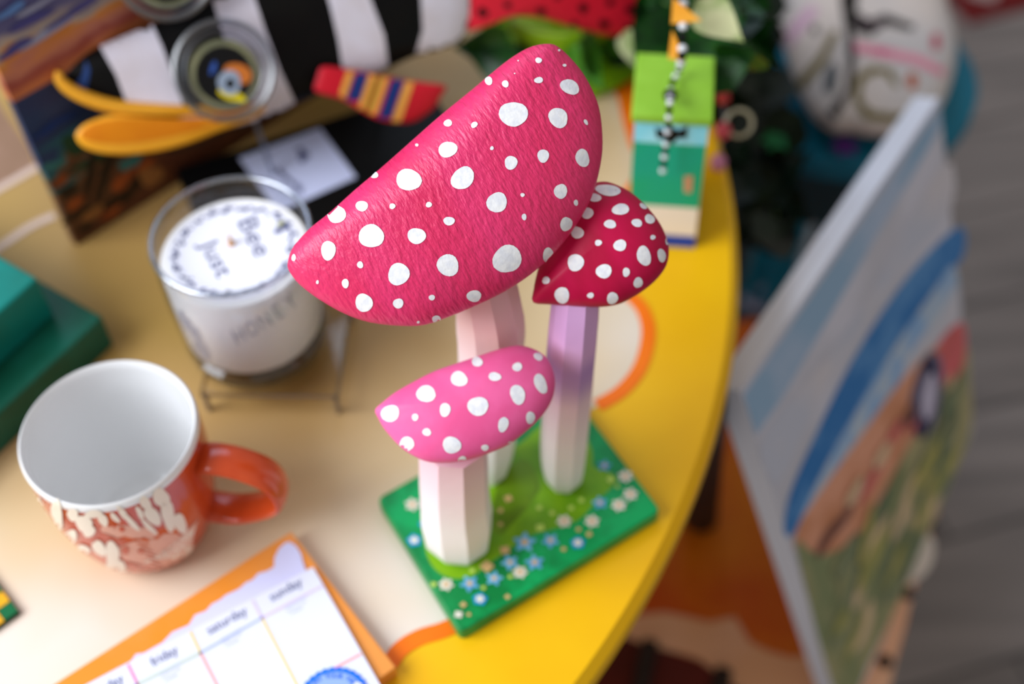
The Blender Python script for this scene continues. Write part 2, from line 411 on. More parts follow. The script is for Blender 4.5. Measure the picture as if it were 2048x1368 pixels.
BIG = [(575, 528), (583, 500), (600, 478), (622, 455), (660, 425), (710, 380), (760, 338), (820, 285), (880, 232), (940, 183), (1000, 133), (1035, 108), (1065, 93), (1095, 88), (1115, 93), (1140, 115), (1165, 145), (1185, 180), (1198, 215), (1204, 255), (1205, 300), (1198, 345), (1185, 390), (1165, 430), (1135, 475), (1100, 515), (1060, 550), (1010, 583), (950, 612), (900, 633), (850, 650), (800, 652), (740, 645), (690, 628), (640, 600), (600, 570), (580, 545)]
bs = [(1163, 135, 14, 13), (1253, 91, 5, 5), (1277, 157, 9, 6), (944, 226, 17, 18), (1017, 239, 15, 15), (1163, 222, 19, 14), (1300, 252, 44, 31, 35), (1052, 372, 61, 57), (1249, 388, 47, 40, 35), (1371, 407, 8, 13, -30), (764, 412, 18, 16), (880, 419, 16, 12, -30), (627, 509, 7, 7), (957, 522, 8, 9), (763, 528, 41, 35, -30), (1041, 586, 30, 29, -20), (1183, 556, 27, 28), (1356, 565, 31, 39, -5), (437, 640, 20, 16), (591, 662, 54, 49, -10), (828, 654, 54, 47, -40), (272, 814, 40, 41), (384, 778, 26, 24), (518, 778, 14, 12), (679, 771, 14, 12), (979, 761, 44, 46), (1092, 728, 9, 9), (1260, 712, 28, 34), (1327, 762, 10, 13), (768, 843, 24, 20), (1099, 825, 11, 14), (1284, 856, 25, 33, 20), (425, 909, 57, 51, -30), (625, 909, 39, 37), (236, 973, 34, 41), (84, 1005, 9, 15), (1024, 1010, 64, 61), (1204, 992, 24, 32), (376, 1036, 14, 15), (763, 1038, 50, 47), (546, 1077, 49, 48), (188, 1112, 6, 9), (311, 1118, 16, 20), (393, 1203, 37, 42), (544, 1206, 22, 23), (692, 1180, 13, 13), (878, 1173, 31, 27), (712, 1276, 20, 17), (632, 1288, 6, 6), (1074, 137, 3, 3), (1058, 193, 3, 3)]
bs = [(550+.4531*s[0], 60+.4531*s[1], .4531*s[2], .4531*s[3], s[4] if len(s) > 4 else 0) for s in bs]
RCAP = [(1200, 364), (1225, 367), (1260, 384), (1290, 410), (1315, 440), (1331, 470), (1338, 500), (1333, 530), (1315, 556), (1290, 578), (1260, 597), (1235, 608), (1200, 613), (1150, 612), (1100, 608), (1066, 604), (1067, 580), (1073, 550), (1088, 500), (1112, 450), (1145, 400), (1175, 373)]
rs = [(558, 132, 62, 30, 8), (490, 170, 32, 22), (452, 250, 32, 28), (622, 230, 44, 29), (568, 306, 32, 22), (706, 300, 27, 21, 25), (772, 280, 26, 24, 35), (738, 214, 20, 12, 35), (400, 350, 32, 32), (508, 402, 19, 15), (619, 415, 32, 31), (788, 374, 14, 12), (742, 469, 50, 37, 75), (833, 467, 22, 34, -15), (391, 504, 44, 42), (536, 548, 39, 38), (651, 553, 19, 23), (712, 606, 24, 27), (239, 596, 20, 19), (320, 671, 40, 40), (467, 672, 17, 15), (580, 686, 30, 30), (860, 395, 8, 18)]
rs = [(1000+.3873*s[0], 330+.3873*s[1], .3873*s[2], .3873*s[3], s[4] if len(s) > 4 else 0) for s in rs]
SCAP = [(750, 820), (765, 805), (790, 785), (830, 762), (870, 742), (910, 728), (960, 711), (1000, 698), (1035, 691), (1065, 697), (1090, 712), (1104, 735), (1110, 762), (1107, 790), (1096, 815), (1078, 838), (1055, 860), (1020, 887), (980, 905), (940, 918), (900, 925), (860, 924), (830, 913), (800, 893), (770, 860), (757, 838)]
ss = [(215, 773, 92, 90, -20), (590, 568, 104, 86, -15), (790, 735, 60, 70), (937, 412, 88, 80), (1128, 232, 56, 53), (1312, 387, 64, 48), (1548, 284, 50, 48), (1768, 178, 50, 38, 40), (1135, 697, 106, 105), (1552, 575, 80, 102, -20), (1792, 460, 64, 105, -20), (1685, 815, 50, 62), (1400, 888, 56, 78, 15), (475, 812, 36, 36), (598, 968, 46, 40), (388, 1093, 78, 76), (860, 1103, 94, 92), (970, 1254, 42, 38), (1208, 1130, 38, 34), (1480, 1090, 34, 26)]
ss = [(740+.1901*s[0], 680+.1901*s[1], .1901*s[2], .1901*s[3], s[4] if len(s) > 4 else 0) for s in ss]
m_wht = mat('white_paint', (250, 250, 250), (236, 238, 244), sc=300, rough=.45, bump=.3, bsc=500)
m_big = mat('hot_pink_paint', (230, 48, 112), (220, 30, 88), sc=26, lo=.3, hi=.7, spec=.7, rough=.40, bump=.8, bsc=380, uv=True, stretch=(.5, 1.3, 1), rot=math.radians(-57), dbump=.0013)
m_rc = mat('crimson_paint', (200, 8, 72), (184, 4, 60), sc=40, rough=.45, bump=.25, bsc=120, uv=True, stretch=(.6, 1.5, 1), rot=math.radians(-57))
m_sc = mat('light_pink_paint', (246, 106, 166), (240, 92, 152), sc=40, rough=.42, bump=.3, bsc=90, uv=True)
# grass plate
zp = .010
A, B, C_ = at(754, 996, zp), at(920, 1266, zp), at(1322, 1020, zp); D = A+C_-B
pl0 = (A+B+C_+D)/4; pl0.z = 0
ms = thing('mushroom_sculpture', 'carved wooden sculpture of three white-spotted pink mushrooms on a green flowered base', 'sculpture', pl0)
mb = MB(); dn = V((0, 0, -zp))
cs = [B, C_, D, A]; loop = []
for i in range(4):
    c = cs[i]; a, b2 = (cs[i-1]-c).normalized(), (cs[(i+1) % 4]-c).normalized(); rr_ = .004
    for t in (0, .25, .5, .75, 1): loop.append(c+a*rr_*(1-t)**2+b2*rr_*t**2)
mb.prism(loop, dn, 0)
mg = mat('green_base_paint', (0, 124, 58), (0, 160, 84), sc=45, rough=.38, bump=.3, bsc=120)
mbp = mb; tr = None
zc = 740, 830, .3436
def q7(pts): return [(zc[0]+zc[2]*x, zc[1]+zc[2]*y) for x, y in pts]
PP = V((0, 0, zp))
flat(mb, smoothloop(q7([(330, 640), (320, 760), (350, 860), (410, 925), (500, 955), (600, 935), (700, 860), (800, 790), (900, 715), (1010, 680), (1100, 655), (1220, 610), (1320, 500), (1400, 430), (1440, 370), (1380, 330), (1300, 300), (1290, 200), (1200, 60), (1000, 60), (850, 180), (600, 240)]), 3), PP, Z, 1, .0002)
flat(mb, smoothloop(q7([(700, 640), (760, 700), (820, 640), (900, 560), (960, 480), (990, 420), (960, 330), (900, 260), (820, 300), (740, 420)]), 3), PP, Z, 2, .0004)  # darker olive patch: shadow among the stems put into the colour
def star(x, y, r, mi, k=5, dep=.45, rot=None, off=.0007):
    cx, cy = zc[0]+zc[2]*x, zc[1]+zc[2]*y; r *= zc[2]; rot = random.random()*6 if rot is None else rot; pts = []
    for i in range(k*6):
        t = 2*math.pi*i/(k*6); q = r*(1-dep*(.5-.5*math.cos(k*t))**.8); pts.append((cx+q*math.cos(t+rot), cy+q*.85*math.sin(t+rot)))
    flat(mbp, pts, PP, Z, mi, off)
for x, y in ((247, 525), (1130, 622), (1292, 622), (1487, 360), (1515, 465), (1448, 528), (443, 990), (873, 918)): star(x, y, 47, 3, 6, .35); star(x, y, 17, 6, 5, .1, off=.0010)
for x, y, r_ in ((900, 745, 72), (1050, 735, 55), (1338, 515, 48), (1365, 298, 42), (815, 862, 56), (958, 862, 60), (722, 955, 54), (580, 985, 60)): star(x, y, r_, 4, 5, .5); star(x, y, r_*.3, 6, 5, .1, off=.0010)
for x, y in ((1210, 748), (258, 733), (640, 1075)): star(x, y, 46, 5, 5, .2); star(x, y, 28, 3, 5, .3, off=.0010)
for x, y, r_, c_ in ((1127, 785, 17, 6), (1213, 670, 17, 6), (1275, 698, 20, 6), (800, 1062, 18, 6), (543, 1108, 20, 6), (515, 1165, 28, 3), (575, 1165, 14, 6), (660, 1010, 16, 7), (370, 990, 20, 7), (817, 945, 16, 7), (680, 885, 42, 6), (785, 790, 34, 6), (595, 910, 20, 7), (805, 490, 26, 6), (760, 560, 18, 6), (1060, 575, 20, 7), (985, 545, 20, 7), (1400, 380, 26, 7), (1170, 545, 20, 7), (760, 640, 16, 6), (990, 660, 30, 7), (1230, 500, 20, 7), (300, 640, 20, 5), (1440, 420, 14, 7)): star(x, y, r_, c_, 4, .3, off=.0008)
mb.build('flowered_base', [mg, mat('lime_paint', (126, 178, 10), (104, 160, 8), sc=60, rough=.45), mat('olive_shadow', (92, 130, 6), (110, 150, 8), sc=60, rough=.45), mat('daisy_white', (226, 222, 206), rough=.5), mat('flower_blue', (98, 168, 216), (120, 190, 226), sc=120, rough=.5), mat('flower_azure', (30, 150, 206), rough=.5), mat('peach_dots', (214, 178, 120), rough=.5), mat('pale_lime_dots', (186, 214, 96), rough=.5)], ms, ang=30, bevel=.0012)
def stem(base_px, mids, top, rad, mt, nm='stem', n=9):
    """mids: (pixel x, pixel y) picked at the height where the vertical over the base has that row"""
    Bp = at(*base_px, zp); pts = [Bp-V((0, 0, .001))]
    for x, y in mids:
        z = Bp.z+up_z(Bp, y); pts.append(at(x, y, z))
    if top is not None: pts.append(top)
    path = smoothpath(pts, 4); k = len(path); rads = []
    for j in range(k):
        t = j/(k-1); 
        for (t0, r0_), (t1, r1_) in zip(rad[:-1], rad[1:]):
            if t0 <= t <= t1: rads.append(r0_+(r1_-r0_)*(t-t0)/(t1-t0)); break
        else: rads.append(rad[-1][1])
    mb = MB(); mb.tube(path, rads, n=n, jit=.035); return mb.build(nm, mt, ms, smooth=True, ang=24)
capP = {}
capP['b'] = cap('large_cap', ms, BIG, (890, 370), .216, .12, .020, bs, [m_big, m_wht])
capP['r'] = cap('right_cap', ms, RCAP, (1205, 490), .182, .20, .017, rs, [m_rc, m_wht], p=2.0)
capP['s'] = cap('small_cap', ms, SCAP, (930, 810), .134, .18, .013, ss, [m_sc, m_wht], p=2.0)
o_ = [c for c in ms.children if c.name == 'large_cap'][0]; o_['label'] = 'large hot pink cap with many white dots'
[c for c in ms.children if c.name == 'right_cap'][0]['label'] = 'crimson domed cap with white dots'
[c for c in ms.children if c.name == 'small_cap'][0]['label'] = 'light pink cap with white dots'
for c in ms.children:
    if c.name.endswith('_cap'): c.name = 'cap'
def under(key, x, y, d=.004):
    P0, n = capP[key]; return onpl(x, y, P0, n)-n*d
m_st1 = ramp_mat('white_to_rose_stem', [(0, (250, 246, 242)), (.06, (250, 244, 242)), (.11, (248, 228, 226)), (.15, (240, 204, 198)), (.2, (214, 150, 148))], (0, 0, 1), .02, 30, .5, .3)
m_st2 = ramp_mat('white_to_lilac_stem', [(0, (250, 248, 244)), (.06, (248, 236, 238)), (.095, (238, 206, 220)), (.112, (192, 150, 206)), (.122, (186, 142, 206)), (.135, (226, 176, 226))], (0, 0, 1), .012, 40, .5, .3)
m_st3 = ramp_mat('white_to_blush_stem', [(0, (252, 250, 248)), (.05, (252, 248, 246)), (.085, (248, 222, 226)), (.11, (240, 196, 206))], (0, 0, 1), .015, 30, .5, .3)
stem((972, 935), [(975, 830), (980, 700), (975, 620)], under('b', 950, 500, .012), [(0, .0125), (.1, .015), (.3, .0155), (.6, .0165), (.8, .0155), (1, .013)], m_st1)
stem((1126, 958), [(1130, 880), (1138, 780), (1148, 665)], under('r', 1154, 582, .008), [(0, .0088), (.05, .0112), (.14, .0126), (.3, .0128), (.6, .0122), (.85, .0116), (1, .011)], m_st2)
stem((918, 1085), [(915, 1040), (909, 980)], under('s', 905, 870, .020), [(0, .0120), (.06, .0150), (.16, .0176), (.4, .0190), (.7, .0178), (1, .0165)], m_st3)
# ================================================================ mug
mz = .093; mc = at(216, 861, mz); Rm = (at(396, 855, mz)-at(36, 870, mz)).length/2; mc.z = 0
m_red = mat('terracotta_glaze', (204, 78, 34), (190, 66, 26), sc=30, rough=.22, coat=.4)
m_in = mat('white_glaze', (232, 232, 232), rough=.18, coat=.3)
mug = thing('mug', 'terracotta red mug with white inside and cream flower pattern', 'mug', mc)
mb = MB(); pr = [(0, .001, 0), (Rm*.62, .001, 0), (Rm*.70, .004, 0), (Rm*.80, .012, 0), (Rm*.90, .028, 0), (Rm*.965, .048, 0), (Rm*.99, .068, 0), (Rm*.99, .088, 0), (Rm*.995, .0905, 1), (Rm*.99, .0925, 1), (Rm*.965, .0935, 1), (Rm*.935, .092, 1), (Rm*.925, .088, 1), (Rm*.925, .066, 1), (Rm*.90, .046, 1), (Rm*.83, .028, 1), (Rm*.72, .013, 1), (Rm*.60, .0075, 1), (0, .006, 1)]
mb.lathe(mc, pr, n=96); tree = mb.bvh()
zc = 0, 900, .2344
fl1 = [(490, 520, 50, 92, -5), (505, 620, 36, 70, 0), (345, 440, 20, 100, -28), (400, 540, 14, 60, -28), (625, 545, 52, 50, 0), (720, 620, 84, 60, 30), (800, 540, 80, 34, 0), (760, 680, 60, 50, 40), (880, 590, 34, 62, -30), (1045, 530, 26, 74, -35), (1120, 610, 26, 92, -40), (980, 570, 24, 52, -40), (1240, 450, 46, 62, -30), (1300, 560, 50, 100, -40), (1370, 400, 70, 82, -10), (1430, 550, 60, 130, -10), (1530, 620, 58, 82, -20), (1190, 530, 25, 60, -30), (1270, 650, 22, 90, -45), (610, 730, 50, 62, 0), (715, 840, 62, 36, 20), (850, 830, 44, 84, -35), (960, 880, 60, 110, -10), (1000, 990, 96, 60, 20)]
fl2 = [(1250, 870, 210, 120, 10), (1440, 900, 150, 190, 10), (960, 700, 120, 40, 15), (1150, 700, 180, 60, 10), (800, 970, 150, 26, 33), (1250, 1060, 150, 30, 5)]
for s in fl2: decal(mb, tree, ell(zc[0]+zc[2]*s[0], zc[1]+zc[2]*s[1], s[2]*zc[2], s[3]*zc[2], s[4], jit=.12), 3, .00015, step=7)
for k in range(9): decal(mb, tree, [(zc[0]+zc[2]*x, zc[1]+zc[2]*y) for x, y in ((1200+k*24, 960-k*10), (1580+k*14, 860-k*34), (1660+k*8-k*k*3, 790+k*24), (1210+k*24, 972-k*10))], 2 if k % 2 else 3, .0003, step=9)
for k in range(8): decal(mb, tree, ell(1190*zc[2]+k*7, 900+zc[2]*(760+k*42), 60*zc[2], 7*zc[2], 8+k*2), 0, .0004, step=7)
for s in ((1040, 670, 26, 20), (1240, 760, 36, 14), (1070, 850, 36, 36), (1140, 990, 50, 34), (840, 590, 24, 26), (1260, 560, 16, 30), (980, 640, 14, 20), (920, 720, 70, 5), (980, 745, 90, 5), (1200, 860, 30, 20)): decal(mb, tree, ell(zc[0]+zc[2]*s[0], zc[1]+zc[2]*s[1], s[2]*zc[2], s[3]*zc[2], 20), 0, .0005, step=7)
for s in fl1: decal(mb, tree, ell(zc[0]+zc[2]*s[0], zc[1]+zc[2]*s[1], s[2]*zc[2], s[3]*zc[2], s[4], jit=.1), 2, .0006, step=7)
for x, y in ((412, 848), (425, 870), (436, 892), (446, 912)): decal(mb, tree, ell(x, y, 5, 12, -35), 2, .0006, step=6)
m_crm = mat('cream_slip', (240, 228, 210), rough=.4)
mb.build('body', [m_red, m_in, m_crm, mat('pale_pink_slip', (228, 172, 150), rough=.4)], mug, ang=50)
ho = at(566, 985, .05); hd = (ho-mc); hd.z = 0; reach = hd.length; hd.normalize()
hp = [(Rm*.93, .074), (Rm*1.12, .0765), (Rm*1.42, .074), (reach*.93, .066), (reach*.985, .054), (reach*.95, .042), (Rm*1.42, .032), (Rm*1.15, .028), (Rm*.88, .0285)]
mb = MB(); mb.tube(smoothpath([mc+hd*a+Z*b_ for a, b_ in hp], 5), [(.0095, .0036)]*41, n=16, flat=hd.cross(Z)); mb.build('handle', m_red, mug)
# ================================================================ candle on acrylic riser
rz = .018
mac = glassy('clear_acrylic', (250, 248, 244), .6, .02)
a1, a2, a3 = at(402, 787, rz), at(674, 792, rz), at(664, 622, rz); ex = (a2-a1); ey = ex.normalized().cross(Z)*-1; ey = ey.normalized()*ex.length*.9
if (a3-a2).dot(ey) < 0: ey = -ey
rs_ = thing('riser', 'low clear acrylic riser on thin feet under the candle', 'stand', ((a1+a2)/2+ey*.5).xy.to_3d())
mb = MB(); mb.box(a1-Z*.0025, ex, ey, Z*.0025); mb.build('top_plate', mac, rs_, smooth=False, bevel=.0006)
for p_, q_ in ((a1, a2), (a2, a2+ey), (a1, a1+ey)):
    mb = MB(); mb.tube([p_-Z*.0012, q_-Z*.0012], .0013, n=8); mb.build('polished_edge', glassy('polished_edge', (226, 220, 208), .6, .14, .2), rs_)
for p_ in (a1, a2, a1+ey, a2+ey):
    mb = MB(); ip = p_+((a1+a2)/2+ey*.5-p_)*.03; mb.tube([V((ip.x, ip.y, 0)), V((ip.x, ip.y, rz-.0026))], .0016, n=12); mb.build('leg', mat('grey_metal', (150, 140, 130), rough=.35, metal=.6), rs_)
cz = .108; cc = at(460, 470, cz); Rc = (at(622, 460, cz)-at(297, 478, cz)).length/2; cc.z = rz
cn = thing('candle_jar', 'white candle in clear glass jar with round printed lid label', 'candle', cc)
mgl = glassy('clear_glass', (248, 249, 251), .45, .05)
hh = cz-rz; mb = MB(); Ri = Rc-.0022
mb.lathe(cc, [(0, 0), (Rc*.84, 0), (Rc*.93, .003), (Rc*.965, .012), (Rc, hh*.6), (Rc, hh-.001), (Rc-.0011, hh), (Ri, hh-.001), (Ri, hh*.6), (Ri*.97, .020), (Ri*.91, .0148), (0, .0145)], n=96); tj = mb.bvh()
mb.build('glass_jar', mgl, cn, ang=60)
mb = MB(); mb.lathe(cc+Z*(hh+.0004), [(Rc-.0012+.0016*math.cos(t), .0014*math.sin(t)) for t in [i*math.pi/5 for i in range(10)]], n=96, closed=True); mb.build('rim', glassy('rim_glass', (225, 228, 236), .6, .32, .12), cn)
mb = MB(); mb.lathe(cc+Z*.0015, [(0, 0), (Rc*.82, 0), (Rc*.9, .003), (Rc*.92, .010), (Rc*.86, .0122), (0, .0122)], n=72); mb.build('glass_foot', glassy('thick_grey_glass', (176, 172, 160), .5, .08), cn)
mwx = mat('white_wax', (244, 242, 240), rough=.45); wt = hh-.013
mb = MB(); mb.lathe(cc, [(0, .0150), (Ri*.90, .0156), (Ri*.955, .0200), (Ri-.0006, hh*.6), (Ri-.0006, wt-.002), (Ri-.002, wt), (0, wt)], n=96); twx = mb.bvh()
m_ink = mat('grey_blue_ink', (96, 100, 140), rough=.6)
fn = onto(twx, .0003)
for i, ch in enumerate('HONEY'): text(mb, ch, 478+i*26, 672-i*13-i*i*1.0, 44, -26-i*3, fn, 1, sx=.8)
for k in range(3): decal(mb, twx, ell(368+k*14, 640+k*16, 5, 22, -20), 1, .0003, step=7)
decal(mb, twx, ell(405, 700, 10, 26, -35), 1, .0003, step=7)
mb.build('wax', [mwx, mat('side_label_ink', (178, 180, 194), rough=.6)], cn, ang=50)
mb = MB(); lc = cc+Z*(wt+.0001); mb.lathe(lc, [(0, 0), (Rc*.82, 0), (Rc*.82, .0006), (0, .0006)], n=64); lp = lc+Z*.0006
PLn = lp
def ring_px(a, rad): return lp+V((math.cos(a)*rad, math.sin(a)*rad, 0))
for k in range(64):
    a = k/64*2*math.pi; rad = Rc*(.72+random.uniform(-.035, .035)); 
    if random.random() < .08: continue
    c = ring_px(a, rad)+Z*.0002; l_ = random.uniform(.0012, .0030); th_ = a+math.pi/2+random.uniform(-.9, .9); d1 = V((math.cos(th_), math.sin(th_), 0))*l_; d2 = V((-d1.y, d1.x, 0))*random.uniform(.25, .6)
    mb.add([c-d1-d2*.3, c-d2, c+d1, c+d2], [(0, 1, 2, 3)], 1)
    if k % 3 == 0:
        for t_ in range(3): 
            c2 = ring_px(a+random.uniform(-.05, .05), rad*random.uniform(.93, 1.07))+Z*.0003; r2 = random.uniform(.0006, .0012); mb.add([c2+V((r2*math.cos(q_), r2*math.sin(q_), 0)) for q_ in [i_*math.pi/3 for i_ in range(6)]], [tuple(range(6))], 1)
fp = lambda x, y: onpl(x, y, PLn, Z)+Z*.0003
text(mb, 'Just', 432, 518, 52, 62, fp, 1, shear=.1); text(mb, 'Bee', 508, 474, 56, 62, fp, 1, shear=.1)
for (x, y) in ((556, 462), (570, 455), (562, 448)): flat(mb, ell(x, y, 9, 5, -30), lp, Z, 1 if y > 450 else 2, .0004)
mb.build('paper_label', [mat('label_paper', (240, 240, 250), rough=.6), m_ink, mat('olive_ink', (150, 150, 100), rough=.6)], cn, smooth=False)
mb = MB(); wk = at(463, 488, lp.z); mb.tube([wk-Z*.001, wk+Z*.006], .0011, n=8); mb.ball(wk+Z*.0004, .0024, 0, sq=(1, 1, .35)); mb.build('wick', mat('tan_wick', (205, 160, 120), rough=.7), cn)
# ================================================================ planner pad on orange board
bz = .010
bA, bB, bC = at(582, 1062, bz), at(792, 1334, bz), at(96, 1368, bz)
m_ob = mat('orange_card', (240, 146, 44), (236, 152, 70), sc=18, rough=.3, coat=.3)
ex, ey = (bB-bA), (bC-bA); ey = ey-ex.normalized()*ey.dot(ex.normalized())
ex_ = ex.normalized()*(ex.length); ob = MB(); ob.box(bA-Z*bz, ex_, ey*1.03, Z*(bz-.0002))
tag(ob.build('orange_board', m_ob, smooth=False, bevel=.0008, loc=((bA+bB+bC)/3).xy.to_3d()), 'thick glossy orange board lying under the weekly planner sheet', 'board')
P1 = V((0, 0, bz+.0006)); P2 = V((0, 0, bz+.0022))
pc = at(560, 1300, 0); pc.z = bz
pad = thing('planner_pad', 'white weekly planner sheet with coloured column lines and lavender backing on orange board', 'planner', pc)
mlav = mat('lavender_paper', (214, 216, 250), rough=.6); mwp = mat('planner_paper', (228, 232, 248), rough=.6)
top = []
ed = [(180, 1368), (330, 1290), (452, 1216), (545, 1140)]
bump = [(150, 1385), (205, 1350), (262, 1322), (272, 1308), (288, 1306), (325, 1285), (345, 1264), (378, 1250), (390, 1230), (412, 1222), (424, 1208), (440, 1200), (452, 1190), (478, 1178), (492, 1165), (505, 1160), (516, 1147), (534, 1142), (548, 1134), (549, 1115), (558, 1097), (570, 1086), (580, 1084), (592, 1092), (602, 1108), (606, 1125), (608, 1140), (645, 1210), (700, 1310), (760, 1420), (500, 1560), (200, 1500)]
sT = at(626, 1134, P2.z); s1 = (at(265, 1322, P2.z)-sT).normalized(); s2 = V((-s1.y, s1.x, 0))
if s2.dot(at(752, 1368, P2.z)-sT) < 0: s2 = -s2
def pp2(v): return tuple(proj(v)[:2])
bump = bump[2:-6]+[pp2(sT+s1*.004), pp2(sT+s1*.004+s2*.090), pp2(sT+s1*.182+s2*.090), pp2(sT+s1*.182)]
def slab(poly, P, th, mats, name, parent):
    mb = MB(); mb.prism([onpl(x, y, P, Z) for x, y in poly], -Z*th); return mb
mb = slab(bump, P1, .0005, None, None, None); mb.build('backing_sheet', mlav, pad, smooth=False)
mb = slab([pp2(sT), pp2(sT+s2*.088), pp2(sT+s1*.18+s2*.088), pp2(sT+s1*.18)], P2, .0014, None, None, None)
P3 = P2.copy(); fpp = lambda x, y: onpl(x, y, P3, Z)+Z*.0003
def line(p, q, wd, mi, n_=5): ribbon(mb, [(p[0]+(q[0]-p[0])*t/n_, p[1]+(q[1]-p[1])*t/n_) for t in range(n_+1)], wd, P3, Z, mi, .0002)
line((256, 1329), (300, 1420), .0012, 1); line((380, 1262), (401, 1306), .0012, 2); line((401, 1306), (480, 1460), .0012, 3); line((505, 1200), (524, 1236), .0012, 4); line((524, 1236), (620, 1420), .0012, 2)
line((276, 1368), (401, 1306), .0014, 5); line((401, 1306), (524, 1236), .0014, 6); line((524, 1236), (645, 1172), .0014, 4); line((644, 1350), (722, 1308), .0014, 3); line((150, 1432), (276, 1368), .0014, 6)
for s, x, y, z_ in (('friday', 328, 1313, 26), ('saturday', 453, 1242, 26), ('sunday', 571, 1180, 26), ('thursday', 205, 1378, 26)): text(mb, s, x, y, z_, -29, fpp, 7)
for x, y in ((340, 1338), (462, 1268), (590, 1204)):
    for k in range(3): text(mb, ('menu and list', 'notes to do', 'errands')[k], x+k*4-k*3, y+k*9, 9, -29, fpp, 8)
mb.build('planner_sheet', [mwp, mat('pink_line', (240, 130, 190), rough=.6), mat('yellow_line', (244, 218, 120), rough=.6), mat('coral_line', (250, 170, 160), rough=.6), mat('lilac_line', (222, 205, 250), rough=.6), mat('sage_line', (200, 215, 195), rough=.6), mat('sky_line', (180, 195, 250), rough=.6), mat('navy_text', (90, 100, 150), rough=.6), mat('pale_blue_text', (205, 212, 246), rough=.6)], pad, smooth=False)
bc = at(668, 1404, P2.z); rb = (at(668+74, 1404, P2.z)-bc).length; mb = MB(); pts = []
for k in range(30*4):
    t = 2*math.pi*k/120; r_ = rb*(1-.05*(.5-.5*math.cos(30*t))); pts.append(bc+Z*.0008+V((math.cos(t)*r_, math.sin(t)*r_, 0)))
mb.prism(pts, -Z*.0005, 0); o = bc+Z*.0009
mb.add([o+V((math.cos(t/24*math.pi)*rb*.84, math.sin(t/24*math.pi)*rb*.84, 0)) for t in range(48)], [tuple(range(48))], 1)
fb = lambda x, y: onpl(x, y, o, Z)+Z*.0003
for k, ch in enumerate('PLAN YOUR WEEK'):
    a = math.radians(150-k*9.2); text(mb, ch, 668+58*math.cos(a), 1404-52*math.sin(a), 15, 90-math.degrees(a), fb, 0)
flat(mb, ell(716, 1372, 9, 7, 0), o, Z, 2, .0006)
tag(mb.build('badge_sticker', [mat('badge_blue', (10, 112, 238), rough=.4), mat('badge_pale_blue', (150, 180, 250), rough=.5), mwp], loc=bc, smooth=False), 'round blue scalloped badge on the planner sheet', 'sticker')
# ================================================================ green boxes (left)
def boxc(name, P, d1, d2, h, mt, label, cat, mats=None, bev=.002):
    mb = MB(); mb.box(P, d1, d2, Z*h); return tag(mb.build(name, mt, smooth=False, loc=P, bevel=bev), label, cat)
z1 = .028; P = at(205, 632, z1); dl = (at(0, 824, z1)-P); dl = dl.normalized(); du = V((dl.y, -dl.x, 0)); 
if (at(110, 572, z1)-P).dot(du) < 0: du = -du
P.z = 0
m_gb = mat('teal_green_lacquer', (14, 92, 74), (10, 80, 60), sc=30, rough=.4); m_gb2 = mat('teal_box_lacquer', (6, 122, 112), (8, 112, 100), sc=30, rough=.4)
boxc('green_box', P, dl*.22, du*.20, z1, m_gb, 'flat dark green box at the left edge, beneath the smaller teal box', 'box')
z2 = .062; Q = at(76, 556, z2); Q.z = z1+.0003
boxc('teal_box', Q, dl*.16, du*.13, z2-z1, m_gb2, 'smaller teal green box stacked on the flat dark green box', 'box')
# woven checkered corner, lower left
K = at(38, 1222, .004); kd1 = (at(-10, 1160, .004)-K).normalized(); kd2 = V((-kd1.y, kd1.x, 0)); 
if kd2.x > 0: kd2 = -kd2
mb = MB(); mb.box(K-Z*.004, kd1*.09, kd2*.09, Z*.0036, 0)
for i in range(11):
    for j in range(11): mb.box(K-Z*.0004+kd1*(.0081*i+.0004)+kd2*(.0081*j+.0004), kd1*.0076, kd2*.0076, Z*.0006, 1+((i+j) % 2)+(2 if (i+2*j) % 5 == 0 else 0) if (i+j) % 2 else 1)
tag(mb.build('woven_coaster', [mat('dark_weave', (30, 60, 40), rough=.8), mat('green_weave', (16, 104, 60), rough=.8), mat('mustard_weave', (230, 170, 30), rough=.8), mat('green_weave2', (10, 84, 60), rough=.8), mat('orange_weave', (236, 150, 40), rough=.8)], smooth=False, loc=K), 'green and mustard checkered woven coaster at the bottom left corner', 'coaster')
# ================================================================ seascape painting (upper left)
b0 = at(155, 492, 0); b1 = at(313, 393, 0); e = (b1-b0).normalized(); nb = V((-e.y, e.x, 0))
if nb.y < 0: nb = -nb
tau = math.radians(3.5); v_ = Z*math.cos(tau)+nb*math.sin(tau); pn = e.cross(v_)
if pn.dot(CAM-b0) < 0: pn = -pn
pw, ph = .26, .30
mt = bpy.data.materials.new('seascape_paint'); mt.use_nodes = True; N = mt.node_tree.nodes; L = mt.node_tree.links; b = N['Principled BSDF']; b.inputs['Roughness'].default_value = .5
tc = N.new('ShaderNodeTexCoord'); sx = N.new('ShaderNodeSeparateXYZ'); L.new(tc.outputs['UV'], sx.inputs[0])
mp = N.new('ShaderNodeMapping'); mp.inputs['Scale'].default_value = (18, 42, 1); mp.inputs['Rotation'].default_value = (0, 0, .25); L.new(tc.outputs['UV'], mp.inputs[0])
n1 = N.new('ShaderNodeTexNoise'); n1.inputs['Scale'].default_value = 1.1; n1.inputs['Detail'].default_value = 5; n1.inputs['Distortion'].default_value = .8; L.new(mp.outputs[0], n1.inputs['Vector'])
s_ = N.new('ShaderNodeMath'); s_.operation = 'SUBTRACT'; s_.inputs[1].default_value = .5; L.new(n1.outputs['Fac'], s_.inputs[0])
